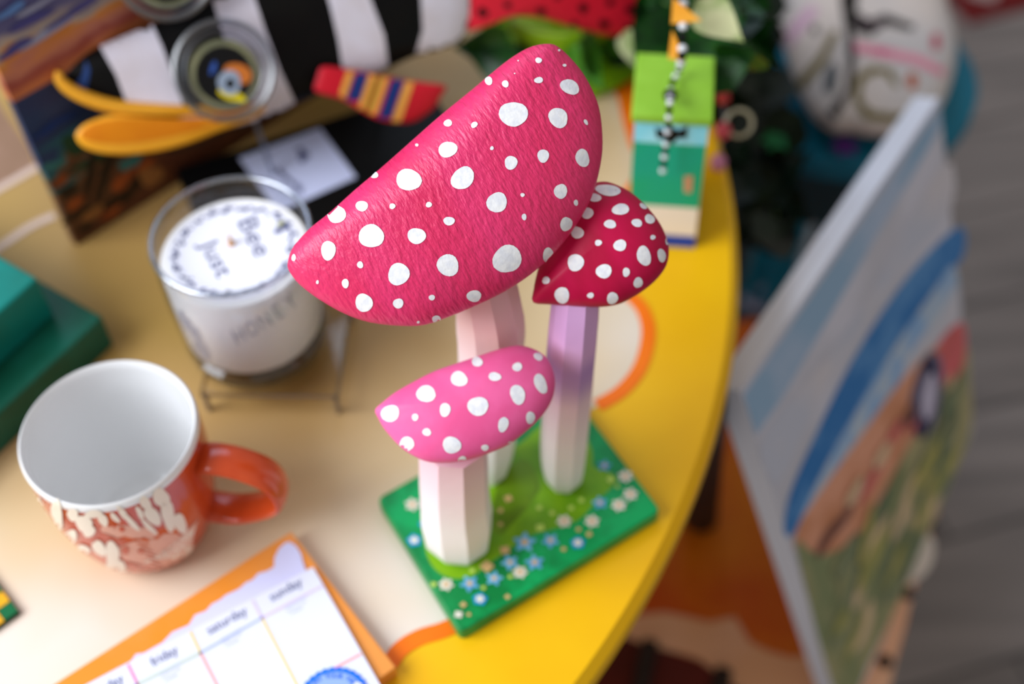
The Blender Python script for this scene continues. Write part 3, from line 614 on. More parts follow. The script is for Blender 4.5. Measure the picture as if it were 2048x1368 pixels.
# noise only above and below the horizon
q = N.new('ShaderNodeMath'); q.operation = 'MULTIPLY_ADD'; q.inputs[1].default_value = .13; L.new(s_.outputs[0], q.inputs[0]); L.new(sx.outputs['Y'], q.inputs[2])
q2 = N.new('ShaderNodeMath'); q2.operation = 'MULTIPLY_ADD'; q2.inputs[1].default_value = .034; L.new(s_.outputs[0], q2.inputs[0]); L.new(sx.outputs['Y'], q2.inputs[2])
lt = N.new('ShaderNodeMath'); lt.operation = 'GREATER_THAN'; lt.inputs[1].default_value = .118; L.new(sx.outputs['Y'], lt.inputs[0])
def ramp(stops, src, mul):
    r = N.new('ShaderNodeValToRGB'); cr = r.color_ramp
    while len(cr.elements) < len(stops): cr.elements.new(.5)
    for e_, (p, c) in zip(cr.elements, stops): e_.position = p; e_.color = srgb(c)
    mm = N.new('ShaderNodeMath'); mm.operation = 'MULTIPLY'; mm.inputs[1].default_value = mul; L.new(src, mm.inputs[0]); L.new(mm.outputs[0], r.inputs[0]); return r
r1 = ramp([(0, (84, 40, 18)), (.10, (104, 56, 26)), (.16, (50, 36, 18)), (.24, (108, 58, 28)), (.31, (52, 38, 22)), (.37, (122, 66, 30)), (.39, (40, 84, 74)), (.46, (20, 90, 100)), (.56, (16, 50, 92)), (.80, (18, 40, 84)), (1, (14, 34, 76))], q.outputs[0], 7.0)
r2 = ramp([(.36, (180, 78, 30)), (.40, (196, 112, 64)), (.43, (146, 56, 48)), (.455, (190, 116, 92)), (.475, (208, 126, 20)), (.492, (176, 160, 146)), (.52, (88, 86, 128)), (.58, (62, 62, 116)), (.64, (130, 136, 170)), (.67, (54, 58, 122)), (.75, (96, 106, 170)), (1, (50, 90, 160))], q2.outputs[0], 3.3)
mx = N.new('ShaderNodeMix'); mx.data_type = 'RGBA'; L.new(lt.outputs[0], mx.inputs[0]); L.new(r1.outputs[0], mx.inputs[6]); L.new(r2.outputs[0], mx.inputs[7]); L.new(mx.outputs[2], b.inputs['Base Color'])
mb = MB(); mb.box(b0-pn*.008, e*pw, v_*ph, pn*.008, 0)
pm = [mt, mat('tree_green', (26, 52, 30), (34, 70, 44), sc=60, rough=.5), mat('rock_umber', (40, 26, 14), rough=.5), mat('rust_stroke', (160, 78, 30), (130, 60, 24), sc=60, rough=.5), mat('surf_teal', (56, 120, 116), rough=.5), mat('tan_ground', (150, 98, 50), rough=.5), mat('night_blue', (18, 50, 110), rough=.5), mat('violet_cloud', (70, 68, 130), rough=.5), mat('pale_cloud', (150, 154, 180), rough=.5), mat('cloud_blue', (90, 130, 190), rough=.5)]
k_ = 0
for x, y, rx, ry, a, mi in ((105, 330, 26, 7, -25, 4), (190, 320, 40, 10, -25, 1), (150, 290, 22, 26, 20, 1), (210, 345, 12, 60, 15, 2), (180, 350, 10, 50, 5, 2), (260, 325, 30, 9, -25, 4), (120, 362, 16, 10, -30, 3), (135, 382, 24, 9, -30, 2), (150, 405, 22, 9, -30, 3), (150, 430, 30, 7, -30, 2), (185, 425, 22, 10, -35, 5), (170, 455, 24, 6, -30, 2), (245, 360, 12, 30, 35, 3), (270, 370, 10, 36, 30, 2), (300, 350, 20, 26, 35, 5), (285, 330, 26, 8, -30, 3), (230, 400, 36, 7, -35, 2), (220, 425, 30, 6, -35, 3), (120, 240, 40, 6, -28, 6), (90, 262, 24, 6, -28, 6), (95, 62, 60, 9, -30, 8), (60, 40, 50, 9, -30, 7), (150, 20, 60, 8, -32, 7), (20, 20, 30, 9, -30, 9), (30, 95, 40, 9, -30, 7), (70, 12, 40, 6, -32, 8)):
    k_ += 1; flat(mb, ell(x, y, rx, ry, a, jit=.2), b0, pn, mi, .0002+k_*.00003)
tag(mb.build('seascape_painting', pm, smooth=False, loc=b0, uvf=lambda p: ((p-b0).dot(e), (p-b0).dot(v_))), 'stood up canvas painting of purple clouds and orange sunset over dark blue sea', 'painting')
# ================================================================ wooden fish on its black base
zb = .012; fA, fB, fC, fD = at(350, 338, zb), at(858, 172, zb), at(1000, 380, zb), at(448, 560, zb)
el = (fB-fA).normalized(); wv = V((el.y, -el.x, 0)); 
if wv.dot(fD-fA) < 0: wv = -wv
fw_ = (fD-fA).dot(wv); flen = (fB-fA).length
m_blk = mat('black_paint', (9, 9, 10), (14, 13, 12), sc=40, spec=.15, rough=.45, bump=.2, bsc=60)
q0 = at(548, 352, zb); rt = zb+up_z(q0, 243); RT = at(511, 243, rt)
fish = thing('wooden_fish', 'black and white striped wooden fish with yellow lips, bottle cap eye and spotted red tail', 'sculpture', V((fA.x+el.x*.1, fA.y+el.y*.1, 0)))
mb = MB(); mb.box(V((fA.x, fA.y, 0)), el*flen, wv*fw_, Z*zb); mb.build('base', m_blk, fish, smooth=False, bevel=.0015)
tt = math.radians(28); fn_ = (wv*math.cos(tt)+Z*math.sin(tt)).normalized()
BODY = [(118, 150), (150, 118), (195, 95), (240, 75), (300, 52), (330, 35), (380, 14), (440, -6), (520, -30), (620, -55), (740, -70), (850, -60), (930, -35), (945, 0), (935, 55), (920, 82), (880, 98), (830, 112), (770, 140), (700, 168), (640, 188), (590, 206), (545, 228), (470, 252), (400, 262), (300, 250), (220, 222), (160, 195)]
FP = RT.copy()
mb = MB(); inflate(mb, smoothloop(BODY, 3), FP, fn_, .012, -.012, rings=10, p=3.2, cx=520, cy=95); tree = mb.bvh()
m_wh = mat('soft_white_paint', (232, 228, 242), (222, 214, 222), sc=30, rough=.45)
for poly in ([(200, 93), (255, 70), (305, 50), (325, 95), (345, 150), (368, 215), (300, 222), (258, 218), (232, 150)], [(425, 0), (500, -30), (530, 60), (560, 140), (590, 205), (540, 232), (430, 262), (300, 310), (330, 240), (470, 215), (455, 100)], [(640, -60), (715, -70), (745, 10), (768, 70), (776, 130), (745, 152), (690, 170), (676, 80), (662, 20)], [(838, -60), (950, -50), (960, 60), (930, 90), (830, 112), (845, 60)]):
    decal(mb, tree, poly, 1, .0003, step=8)
decal(mb, tree, [(148, 172), (165, 150), (172, 120), (180, 140), (172, 185)], 2, .0003, step=9)
mb.build('body', [m_blk, m_wh, mat('blue_streak', (40, 70, 130), rough=.3)], fish, ang=50)
m_ye = mat('marigold_paint', (246, 174, 46), (240, 166, 36), sc=25, rough=.4); m_yd = mat('deep_orange_paint', (226, 134, 6), (216, 122, 4), sc=25, rough=.45)
fp = FP+fn_*.004
def tubepx(mb, pts, r, P, n_, mi=0, nn=12, k=5):
    path = [onpl(x, y, P, n_) for x, y in pts]; path = smoothpath(path, k); m_ = len(path)
    rr = r if not isinstance(r, list) else [r[min(len(r)-2, int(j/(m_-1)*(len(r)-1)))]*(1-((j/(m_-1)*(len(r)-1)) % 1 if j < m_-1 else 1))+r[min(len(r)-1, min(len(r)-2, int(j/(m_-1)*(len(r)-1)))+1)]*(((j/(m_-1)*(len(r)-1)) % 1) if j < m_-1 else 1) for j in range(m_)]
    mb.tube(path, rr, n=nn, mi=mi)
mb = MB(); tubepx(mb, [(119, 143), (118, 157), (132, 173), (160, 190), (200, 205), (245, 215), (300, 219), (360, 221), (430, 221), (490, 216), (524, 210)], [.0022, .0031, .0038, .0042, .0043, .0042, .0039, .0035, .0031, .0026, .0018], FP+fn_*.010, fn_); mb.build('upper_lip', m_ye, fish)
LL = [(152, 268), (165, 252), (190, 240), (230, 230), (300, 236), (380, 238), (450, 232), (520, 212), (530, 220), (500, 240), (440, 262), (380, 286), (320, 302), (260, 309), (205, 307), (170, 296), (155, 282)]
mb = MB(); inflate(mb, smoothloop(LL, 3), FP+fn_*.012, fn_, .0028, -.012, rings=8, cx=310, cy=268, p=5); tr_ = mb.bvh()
decal(mb, tr_, smoothloop([(162, 266), (185, 248), (235, 238), (320, 240), (420, 240), (490, 226), (440, 246), (380, 264), (310, 280), (240, 288), (190, 284), (166, 276)], 2), 1, .0004, step=10)
mb.build('lower_lip', [m_ye, m_yd], fish)
# bottle-cap eyes behind clear discs
m_rim = glassy('clear_disc_rim', (170, 178, 196), .5, .22, .4); m_olv = mat('olive_cap_metal', (146, 146, 108), (120, 122, 92), sc=60, rough=.45, metal=.2)
for nm, cxx, cyy, off_, s_ in (('eye', 448, 141, .0235, 1), ('eye', 328, -62, .016, 1)):
    EP = FP+fn_*off_; ec = onpl(cxx, cyy, EP, fn_); vn = (fn_*.35+(CAM-ec).normalized()*.65).normalized()
    er = 102/F_PX*(ec-CAM).dot(FW); mb = MB()
    for rr0, rr1, hh_ in ((.88, 1.0, .004), (.74, .79, .002)):
        mb.lathe(ec, [(er*rr0, 0), (er*(rr0+rr1)/2, hh_*.0), (er*rr1, 0), (er*rr1, hh_*.7), (er*(rr0+rr1)/2, hh_), (er*rr0, hh_*.7)], n=64, axis=vn, closed=True)
    eye = mb.build('eye', m_rim, fish)
    mb = MB(); mb.lathe(ec-vn*.001, [(0, 0), (er*.98, 0), (er*.98, .0008), (0, .0008)], n=48, axis=vn); mb.build('lens', glassy('eye_lens_glass', (250, 250, 252), .12, .012), eye)
    k0 = ec-vn*.0035+(RX*.02-UP*.16)*er*.55; mb = MB(); mb.lathe(k0, [(0, 0), (er*.66, 0), (er*.69, .001), (er*.66, .0022), (er*.56, .0024), (er*.54, .0018, 1), (0, .0018, 1)], n=42, axis=vn)
    tc_ = mb.bvh()
    if cyy > 0:
        for poly, mi in ((ell(476, 147, 30, 19, 18), 3), (ell(426, 136, 5, 15, 20), 5), (ell(462, 190, 30, 10, 20), 4), (ell(480, 196, 14, 6, 30), 4), (ell(458, 165, 24, 24, 0), 2), (ell(460, 167, 10, 10, 0), 1)): decal(mb, tc_, poly, mi, .0002+.0002*(('x', 3, 5, 4, 2, 1).index(mi)), step=6)
    mb.build('bottle_cap', [m_olv, m_blk, mat('pupil_grey', (150, 165, 185), rough=.3), mat('cap_orange', (214, 120, 40), rough=.5), mat('cap_yellow', (220, 200, 10), rough=.5), mat('cap_blue', (50, 90, 170), rough=.5)], eye)
# fin
FIN = [(645, 133), (690, 137), (740, 146), (800, 158), (850, 165), (892, 172), (884, 190), (870, 213), (850, 230), (825, 244), (790, 245), (755, 238), (720, 220), (685, 200), (650, 190), (628, 180), (634, 155)]
fpn = FP+fn_*.017+Z*.0
mb = MB(); inflate(mb, smoothloop(FIN, 3), fpn, fn_, .004, -.003, rings=7, p=4, cx=760, cy=190); tf = mb.bvh()
def stripe(x, w_, mi):
    # stripes slant: x at top row, shifted left lower down
    a = [(x, 120), (x+w_, 122), (x+w_-45, 255), (x-45, 250)]
    import itertools
    def inside(p):
        ins = False; n = len(FIN); j = n-1
        for i in range(n):
            if (FIN[i][1] > p[1]) != (FIN[j][1] > p[1]) and p[0] < (FIN[j][0]-FIN[i][0])*(p[1]-FIN[i][1])/(FIN[j][1]-FIN[i][1])+FIN[i][0]: ins = not ins
            j = i
        return ins
    L1 = []; L2 = []
    for k in range(60):
        y = 120+k*2.2; t = (y-120)/130; xl, xr = x-45*t, x-45*t+w_
        if inside((xl, y)) and inside((xr, y)): L1.append((xl, y)); L2.append((xr, y))
    if len(L1) > 3: decal(mb, tf, [L1[0]]+L1[1:-1:4]+[L1[-1]]+[L2[-1]]+L2[-2:0:-4]+[L2[0]], mi, .0002, step=9)
for x, w_, mi in ((702, 14, 1), (720, 27, 2), (749, 13, 1), (765, 9, 4), (776, 14, 1), (796, 27, 2), (826, 17, 1)): stripe(x, w_, mi)
mb.build('fin', [mat('fin_red', (214, 22, 44), (206, 18, 40), sc=30, rough=.5), mat('fin_ochre', (240, 172, 76), rough=.5), mat('fin_navy', (22, 50, 120), rough=.5), mat('x1', (0, 0, 0)), mat('fin_olive', (150, 128, 20), rough=.5)], fish)
TAIL = [(922, -45), (928, 10), (932, 60), (960, 52), (1000, 38), (1045, 33), (1090, 38), (1130, 50), (1175, 63), (1220, 72), (1262, 68), (1292, 52), (1306, 20), (1305, -20), (1280, -60), (1220, -90), (1130, -95), (1040, -80), (970, -60)]
mb = MB(); inflate(mb, smoothloop(TAIL, 3), FP, fn_, .007, -.007, rings=8, p=4, cx=1115, cy=-15); tt_ = mb.bvh()
for x, y, r_ in ((965, 25, 11), (935, 5, 7), (1015, 10, 8), (1082, 22, 9), (1115, -6, 6), (1166, 16, 10), (1148, 49, 7), (1208, 48, 10), (1220, 5, 8), (1262, 20, 11), (1256, 55, 7), (1290, 35, 7), (1060, -30, 9), (1180, -40, 10), (1000, -40, 8), (1250, -30, 9)): decal(mb, tt_, ell(x, y, r_, r_*.9, jit=.1), 1, .0003, step=7)
mb.build('tail', [mat('tail_red', (222, 30, 52), (214, 24, 48), sc=20, rough=.45), m_blk], fish)
mb = MB(); mb.tube([q0-Z*.001, RT-fn_*.004+Z*.004], .0014, n=12); mb.build('support_rod', mat('steel_rod', (150, 155, 170), rough=.3, metal=.8), fish)
g0 = fA+el*(flen*.78)+wv*.012; mb = MB(); mb.tube([g0-Z*.001, g0+Z*.07-wv*.012], .0014, n=12); mb.build('support_rod', MATS['steel_rod'], fish)
# label card on the base
mb = MB(); cp = V((0, 0, zb+.0012)); mb.prism([onpl(x, y, cp, Z) for x, y in ((478, 318), (640, 256), (712, 356), (600, 408), (540, 410))][:4] if 0 else [onpl(x, y, cp, Z) for x, y in ((478, 316), (640, 256), (712, 354), (556, 424))], -Z*.0006)
fc = lambda x, y: onpl(x, y, cp, Z)+Z*.0002
flat(mb, ell(607, 313, 12, 10, 30, jit=.2), cp, Z, 1, .0003); flat(mb, ell(600, 300, 7, 5, 30, jit=.2), cp, Z, 1, .0003)
for k in range(7): flat(mb, ell(560+k*7, 345+k*6, 3, 10, -20+random.uniform(-25, 25), jit=.2), cp, Z, 1, .0003)
tag(mb.build('label_card', [mat('card_paper', (206, 212, 244), rough=.6), m_ink], smooth=False, loc=at(590, 330, zb)), 'small white label card lying on the black fish base', 'card')
# ================================================================ painted block figure
Lb, Rb = at(1254, 488, 0), at(1388, 497, 0); bh = up_z(Rb, 250); wd = Rb-Lb; bd = V((-wd.y, wd.x, 0)).normalized()
if bd.y < 0: bd = -bd
bdp = .050
blk = thing('painted_block', 'tall upright wooden block painted green with lime lid, sky blue top and cream foot', 'block', (Lb+Rb)/2)
def zrow(y): return up_z(Rb, y)
rows = [(497, 0), (473, 1), (417, 2), (292, 3), (250, None)]
mb = MB(); zz = [0]+[zrow(r_[0]) for r_ in rows[1:]]
shr = lambda z: z/bh*.0
cr4 = [Lb, Lb+wd, Lb+wd+bd*bdp, Lb+bd*bdp]; mb.add([c_+Z*z_ for z_ in zz for c_ in cr4], [], 0)
for i in range(4):
    for j in range(4): mb.f.append([i*4+j, i*4+(j+1) % 4, i*4+4+(j+1) % 4, i*4+4+j]); mb.m.append(i)
mb.f.append([3, 2, 1, 0]); mb.m.append(0); mb.f.append([16, 17, 18, 19]); mb.m.append(3)
tb_ = mb.bvh()
decal(mb, tb_, [(1368, 352), (1386, 350), (1383, 385), (1368, 384)], 4, .0004, step=None)
decal(mb, tb_, [(1310, 254), (1330, 260), (1342, 252), (1356, 260), (1376, 252), (1372, 276), (1356, 274), (1342, 288), (1330, 275), (1314, 276)], 5, .0006, step=None)
mb.build('body', [mat('royal_blue_paint', (28, 66, 170), rough=.5), mat('cream_paint', (240, 230, 212), rough=.5), mat('emerald_paint', (0, 168, 134), (0, 170, 118), sc=20, rough=.45), mat('sky_paint', (140, 226, 244), (176, 240, 250), sc=40, rough=.5), mat('salmon_patch', (206, 150, 110), rough=.6), m_blk], blk, smooth=False)
mb = MB(); wn = wd.normalized(); mb.box(Lb+Z*bh-wn*.002-bd*.002, wd+wn*.004, bd*(bdp+.004), Z*.006); mb.build('lid', mat('lime_felt', (146, 196, 60), (138, 188, 50), sc=50, rough=.7), blk, smooth=False, bevel=.0012)
# bead garland draped over the lid and hanging in front of the block
fF = Lb-bd*.007; lz = bh+.006
gar = []; 
for x, y in ((1368, -30), (1367, 0), (1366, 30), (1366, 60), (1365, 90), (1363, 118)): gar.append(at(x, y, lz+.03+.022*(118-y)/148))
for x, y in ((1358, 140), (1345, 165), (1341, 185)): gar.append(at(x, y, lz+.006))
for x, y in ((1340, 205), (1338, 225), (1337, 245), (1334, 270), (1331, 295), (1328, 320), (1325, 346)): 
    P_ = onpl(x, y, fF-bd*.003, bd); gar.append(P_)
bg_ = thing('bead_garland', 'black and white bead string hanging down the front of the green block', 'beads', V((gar[10].x, gar[10].y, 0)))
path = smoothpath(gar, 4)
mb = MB(); mb.tube(path, .0005, n=6); mb.build('string', m_blk, bg_)
nb_ = 30; acc = 0; bi = 0; mw_ = mat('white_bead', (225, 228, 230), rough=.3); sp = .0044
from itertools import cycle
for i in range(1, len(path)):
    acc += (path[i]-path[i-1]).length
    if acc >= sp:
        acc = 0; mb = MB(); big = abs(i-32) < 2
        mb.ball(path[i], .0042 if big and bi % 2 == 0 else (.0027 if i < 22 else .0020), sq=(1, 1, .8)); mb.build('bead', m_blk if bi % 2 == 0 else mw_, bg_); bi += 1
m_fl = mat('orange_pennant', (240, 176, 64), (236, 158, 40), sc=40, rough=.7)
for poly, z_, lab in (([(1346, -5), (1342, 48), (1404, 42)], lz+.052, 'larger yellow orange pennant above the lime block lid'), ([(1344, 60), (1336, 118), (1372, 122)], lz+.040, 'slim orange pennant just above the lime lid')):
    c = at(poly[0][0], poly[0][1], z_); mb = MB(); nn_ = (CAM-c).normalized(); mb.prism([onpl(x, y, c, nn_) for x, y in poly], -nn_*.0008)
    tag(mb.build('pennant', m_fl, smooth=False, loc=c), lab, 'pennant', 'orange pennants above the lime lid')
# pink bead strand right of the block
ps = thing('charm_strand', 'thin strand of pink and coral charms over the yellow table edge', 'beads', at(1440, 330, 0))
pts = [at(x, y, z_) for x, y, z_ in ((1450, 90, .08), (1462, 130, .07), (1455, 160, .06), (1447, 195, .045), (1446, 262, .03), (1437, 325, .006))]
mb = MB(); mb.tube(smoothpath(pts, 5), .0005, n=6); mb.build('string', MATS['steel_rod'], ps)
for p_, r_, c_, n_ in ((pts[1], .006, (226, 180, 170), 'pink_charm'), (pts[0], .005, (216, 120, 80), 'coral_charm'), (pts[3], .0045, (190, 60, 56), 'red_charm'), (pts[4], .0055, (206, 80, 90), 'rose_charm'), (pts[5], .0055, (206, 130, 160), 'mauve_charm')):
    mb = MB(); mb.ball(p_, r_, sq=(1, 1, 1.2)); mb.build('charm', mat(n_, c_, rough=.4), ps)
rc_ = at(1478, 246, .03); mb = MB(); mb.lathe(rc_, [(.0085+.0013*math.cos(t), .0013*math.sin(t)) for t in [i*math.pi/4 for i in range(8)]], n=32, axis=(CAM-rc_), closed=True); mb.build('ring', mat('bone_ring', (196, 190, 160), rough=.4), ps)
# ================================================================ plants
mlf = [mat('leaf_dark', (12, 46, 14), (26, 76, 20), sc=50, rough=.35), mat('leaf_mid', (40, 86, 22), (70, 126, 32), sc=40, rough=.35), mat('leaf_pale', (206, 208, 160), (140, 160, 96), sc=45, rough=.4)]
def leaf(mb, c, d, nrm, L_, W_, mi, curl=.25):
    d = d.normalized(); s = nrm.cross(d).normalized(); nrm = d.cross(s).normalized(); vs = []; K_ = 7
    for j in range(K_+1):
        t = j/K_; w_ = W_*math.sin(math.pi*min(1, t**.62*.98+.02))*(1.05-.35*t)
        for k in (-1, -.5, 0, .5, 1): vs.append(c+d*(L_*t)+s*(w_*k*.5)+nrm*(abs(k)*W_*.10-curl*L_*t*t))
    fs = [[j*5+k, j*5+k+1, (j+1)*5+k+1, (j+1)*5+k] for j in range(K_) for k in range(4)]
    n0 = len(vs); vs2 = [v-nrm*.0005 for v in vs]
    mb.add(vs+vs2, fs+[[n0+i for i in f[::-1]] for f in fs], mi)
def plant(name, label, pot, leaves, mats_, potargs):
    base, pr_, phh, mpot, sa = potargs
    t = thing(name, label, 'plant', base)
    mb = MB(); mb.lathe(base, [(0, 0), (pr_*.72, 0), (pr_*.76, .004), (pr_*.98, phh-.006), (pr_, phh), (pr_*.94, phh), (pr_*.92, phh-.008), (0, phh-.012)], n=48); mb.build('pot', mpot, t)
    if sa: mb = MB(); mb.lathe(base, [(0, 0), (sa*.9, 0), (sa, .008), (sa*.98, .009), (sa*.88, .003), (0, .003)], n=64); mb.build('saucer', MATS['lime_glaze'], t)
    mb = MB(); hub = base+Z*(phh-.012)
    for (x, y, z_, L_, mi) in leaves:
        c = at(x, y, z_); d = V((random.uniform(-1, 1), random.uniform(-1, .6), random.uniform(-.5, .4))); up_ = (CAM-c).normalized()+V((random.uniform(-.6, .6), random.uniform(-.5, .5), random.uniform(0, .5)))
        leaf(mb, c-d.normalized()*L_*.5, d, up_.normalized(), L_, L_*.72, mi)
    mb.build('foliage', mats_, t, ang=80)
    mb = MB()
    for (x, y, z_, L_, mi) in leaves[::3]:
        c = at(x, y, z_-.006); mid = hub.lerp(c, .5)+Z*.03; mb.tube(smoothpath([hub+V((random.uniform(-.02, .02), random.uniform(-.02, .02), 0)), mid, c], 4), .0011, n=6)
    mb.build('stems', mat('stem_green', (70, 100, 40), rough=.5), t)
    return t
mat('lime_glaze', (150, 190, 30), (130, 176, 20), sc=20, rough=.25)
random.seed(21)
lv = []
for k in range(26): lv.append((random.uniform(1060, 1280), random.uniform(20, 105), random.uniform(.018, .035), random.uniform(.028, .040), 0 if random.random() < .75 else 1))
for k in range(34): lv.append((random.uniform(1345, 1500), random.uniform(-60, 130), random.uniform(.05, .11), random.uniform(.05, .075), 0 if random.random() < .8 else 1))
for x, y, mi in ((965, 95, 1), (985, 125, 0), (1190, 125, 1), (1170, 130, 1)): lv.append((x, y, .04, .045, mi))
for k in range(20): lv.append((random.uniform(950, 1300), random.uniform(-110, -20), random.uniform(.02, .035), .04, 0))
pb = at(1130, 95, 0); sr = (at(1130, 192, 0)-pb).length*1.22
pl_ = plant('potted_pothos', 'leafy green pothos in a lime green saucer behind the red fish tail', None, lv, mlf, (pb, .048, .05, MATS['lime_glaze'], sr))
random.seed(5); mb = MB()
for (x, y, z_, dx, dy, L_, W_) in ((1392, 2, .15, .72, -.62, .036, .026), (1300, 108, .085, .8, -.3, .04, .028), (1255, 60, .06, .3, -1, .03, .02)):
    c = at(x, y, z_); d = RX*dx+UP*dy*1.0; leaf(mb, c, d, (CAM-c).normalized(), L_, W_, 0, curl=.1)
mb.build('variegated_leaves', [mlf[2]], pl_, ang=80)
# ================================================================ low orange table with notched edge (beneath the canvas)
m_o1 = mat('burnt_orange_paint', (226, 126, 6), (206, 80, 4), sc=6, rough=.5); m_pe = mat('peach_paint', (236, 176, 130), (240, 186, 150), sc=8, rough=.55); m_mar = mat('maroon_paint', (104, 30, 16), (84, 24, 14), sc=10, rough=.5)
LO = [(1340, 700), (1480, 640), (1700, 640), (1860, 760), (1912, 880), (1902, 930), (1886, 990), (1872, 1040), (1858, 1090), (1838, 1150), (1825, 1190), (1812, 1250), (1798, 1300), (1784, 1350), (1770, 1420), (1740, 1600), (1500, 1700), (1150, 1650), (1080, 1500), (1150, 1300), (1220, 1100), (1280, 900)]
LP = V((0, 0, LZ)); lt_c = at(1550, 1150, LZ)
lt_ = thing('low_table', 'low burnt orange painted table with peach rim and dark notches below the leaning canvas', 'table', V((lt_c.x, lt_c.y, FLOOR)))
dn_ = dense(LO, 14); notch = [(1893, 925), (1866, 1052), (1822, 1188), (1779, 1325)]
pts = []
for x, y in dn_:
    dx = 0
    for nx_, ny_ in notch:
        d2_ = math.hypot(x-nx_, y-ny_)
        if d2_ < 16: dx = -16
    pts.append((x+dx, y))
mb = MB(); mb.prism([at(x, y, LZ) for x, y in pts], -Z*.022, 0)
# peach rim band on the right and along the front, maroon beyond the front band
flat(mb, [(1914, 882), (1900, 935), (1884, 990), (1856, 1092), (1836, 1152), (1810, 1252), (1796, 1302), (1768, 1420), (1735, 1600), (1640, 1600), (1690, 1420), (1740, 1300), (1800, 1130), (1850, 1000), (1885, 900)], LP, Z, 1, .0004)
flat(mb, smoothloop([(1250, 1240), (1330, 1225), (1420, 1245), (1470, 1235), (1500, 1285), (1580, 1315), (1660, 1320), (1700, 1420), (1560, 1400), (1470, 1375), (1400, 1320), (1330, 1300), (1240, 1270)], 2), LP, Z, 1, .0006)
flat(mb, [(1150, 1290), (1240, 1268), (1330, 1300), (1400, 1322), (1470, 1376), (1560, 1402), (1700, 1422), (1640, 1640), (1150, 1640), (1090, 1490)], LP, Z, 2, .0005)
flat(mb, smoothloop([(1850, 1075), (1868, 1085), (1862, 1130), (1836, 1160), (1800, 1170), (1806, 1120)], 3), LP, Z, 3, .0008)
mb.build('tabletop', [m_o1, m_pe, m_mar, mat('cream_patch', (232, 222, 210), rough=.6)], lt_, smooth=False)
for x, y in ((1300, 1290), (1446, 1345)):
    c = at(x, y, LZ); mb = MB(); e1_ = at(x-22, y+110, LZ)-c; mb.tube([c+Z*.004, c+e1_.normalized()*.09+Z*.004], .0075, n=12); mb.build('rod', m_dark, lt_)
for nx_, ny_ in notch:
    c = at(nx_-9, ny_, LZ); mb = MB(); mb.tube([c-Z*.02, c+Z*.003], .006, n=12); mb.build('peg', m_dark, lt_)
for x, y in ((1400, 850), (1800, 850), (1700, 1480), (1250, 1480)):
    c = at(x, y, LZ); mb = MB(); mb.tube([c-Z*.023, V((c.x, c.y, FLOOR))], [.018, .013], n=14); mb.build('leg', m_dark, lt_)
# ================================================================ leaning coastal canvas
z1 = -.05; T1 = at(1480, 782, z1); T2 = at(1878, 196, z1); e = T2-T1
d = ray(1694, 1440); t_ = (T1-CAM).dot(e)/d.dot(e); B1 = CAM+d*t_
cn_ = e.cross(B1-T1).normalized()
if cn_.dot(CAM-T1) < 0: cn_ = -cn_
B2 = onpl(1944, 862, T1, cn_)
cvz = min(B1.z, B2.z)
mb = MB(); th_ = .019; fr_ = [T1, T2, B2, B1]
mb.prism(fr_, -cn_*th_, 5)
flat(mb, [(1480, 782), (1878, 196), (1944, 862), (1694, 1440)], T1, cn_, 0, .0003)
n_ = [.0006]
def cpaint(poly, mi, sm=True):
    n_[0] += .00004; flat(mb, smoothloop(poly, 3) if sm else poly, T1, cn_, mi, n_[0])
cpaint([(1486, 790), (1876, 214), (1882, 250), (1700, 560), (1560, 800), (1510, 870)], 6, False)
cpaint([(1530, 860), (1700, 650), (1880, 330), (1900, 420), (1780, 560), (1640, 790), (1560, 960), (1530, 940)], 7)
cpaint([(1921, 452), (1862, 498), (1790, 584), (1702, 722), (1622, 885), (1577, 990), (1566, 1060), (1583, 1068), (1618, 1000), (1690, 860), (1780, 706), (1866, 580), (1925, 512)], 8)
cpaint([(1908, 530), (1860, 590), (1790, 690), (1700, 840), (1640, 950), (1590, 1060), (1600, 1085), (1650, 1030), (1720, 900), (1800, 770), (1880, 670), (1916, 640)], 9)
cpaint([(1912, 570), (1880, 630), (1830, 690), (1800, 750), (1850, 740), (1916, 650)], 7)
cpaint([(1925, 645), (1870, 690), (1800, 760), (1720, 870), (1640, 980), (1595, 1050), (1590, 1100), (1640, 1130), (1720, 1090), (1800, 960), (1860, 860), (1905, 760)], 2)
cpaint([(1590, 1080), (1640, 1110), (1720, 1060), (1810, 900), (1880, 780), (1930, 690), (1938, 760), (1940, 860), (1905, 950), (1850, 1075), (1790, 1215), (1730, 1340), (1690, 1430), (1650, 1330), (1615, 1200)], 3)
cpaint([(1925, 645), (1890, 665), (1872, 700), (1885, 750), (1905, 760), (1928, 720)], 10)
cpaint(ell(1848, 790, 28, 82, 8, jit=.06), 4, False); cpaint(ell(1852, 740, 14, 24, 8), 11, False); cpaint(ell(1840, 850, 12, 26, 8), 11, False); cpaint(ell(1850, 800, 12, 50, 8), 12, False)
random.seed(3)
QD = [(1484, 790), (1876, 204), (1940, 858), (1696, 1430)]
def inq(p):
    return all((QD[(i+1) % 4][0]-QD[i][0])*(p[1]-QD[i][1])-(QD[(i+1) % 4][1]-QD[i][1])*(p[0]-QD[i][0]) > 0 for i in range(4))
def stroke(x, y, rx, ry, a, mi):
    E_ = ell(x, y, rx, ry, a, jit=.15)
    if all(inq(p) for p in E_): cpaint(E_, mi, False)
for k in range(75):
    t = random.uniform(-.05, 1.05); s_k = random.uniform(40, 260)
    stroke(1632+262*t+.30*s_k, 1120-390*t+.95*s_k, random.uniform(6, 12), random.uniform(30, 75), 22+random.uniform(-10, 10), random.choice((3, 13, 14, 15, 14, 13, 3)))
for k in range(9): stroke(1650+k*27, 1050-k*38+random.uniform(0, 40), random.uniform(6, 10), random.uniform(25, 50), 33, random.choice((16, 10, 15)))
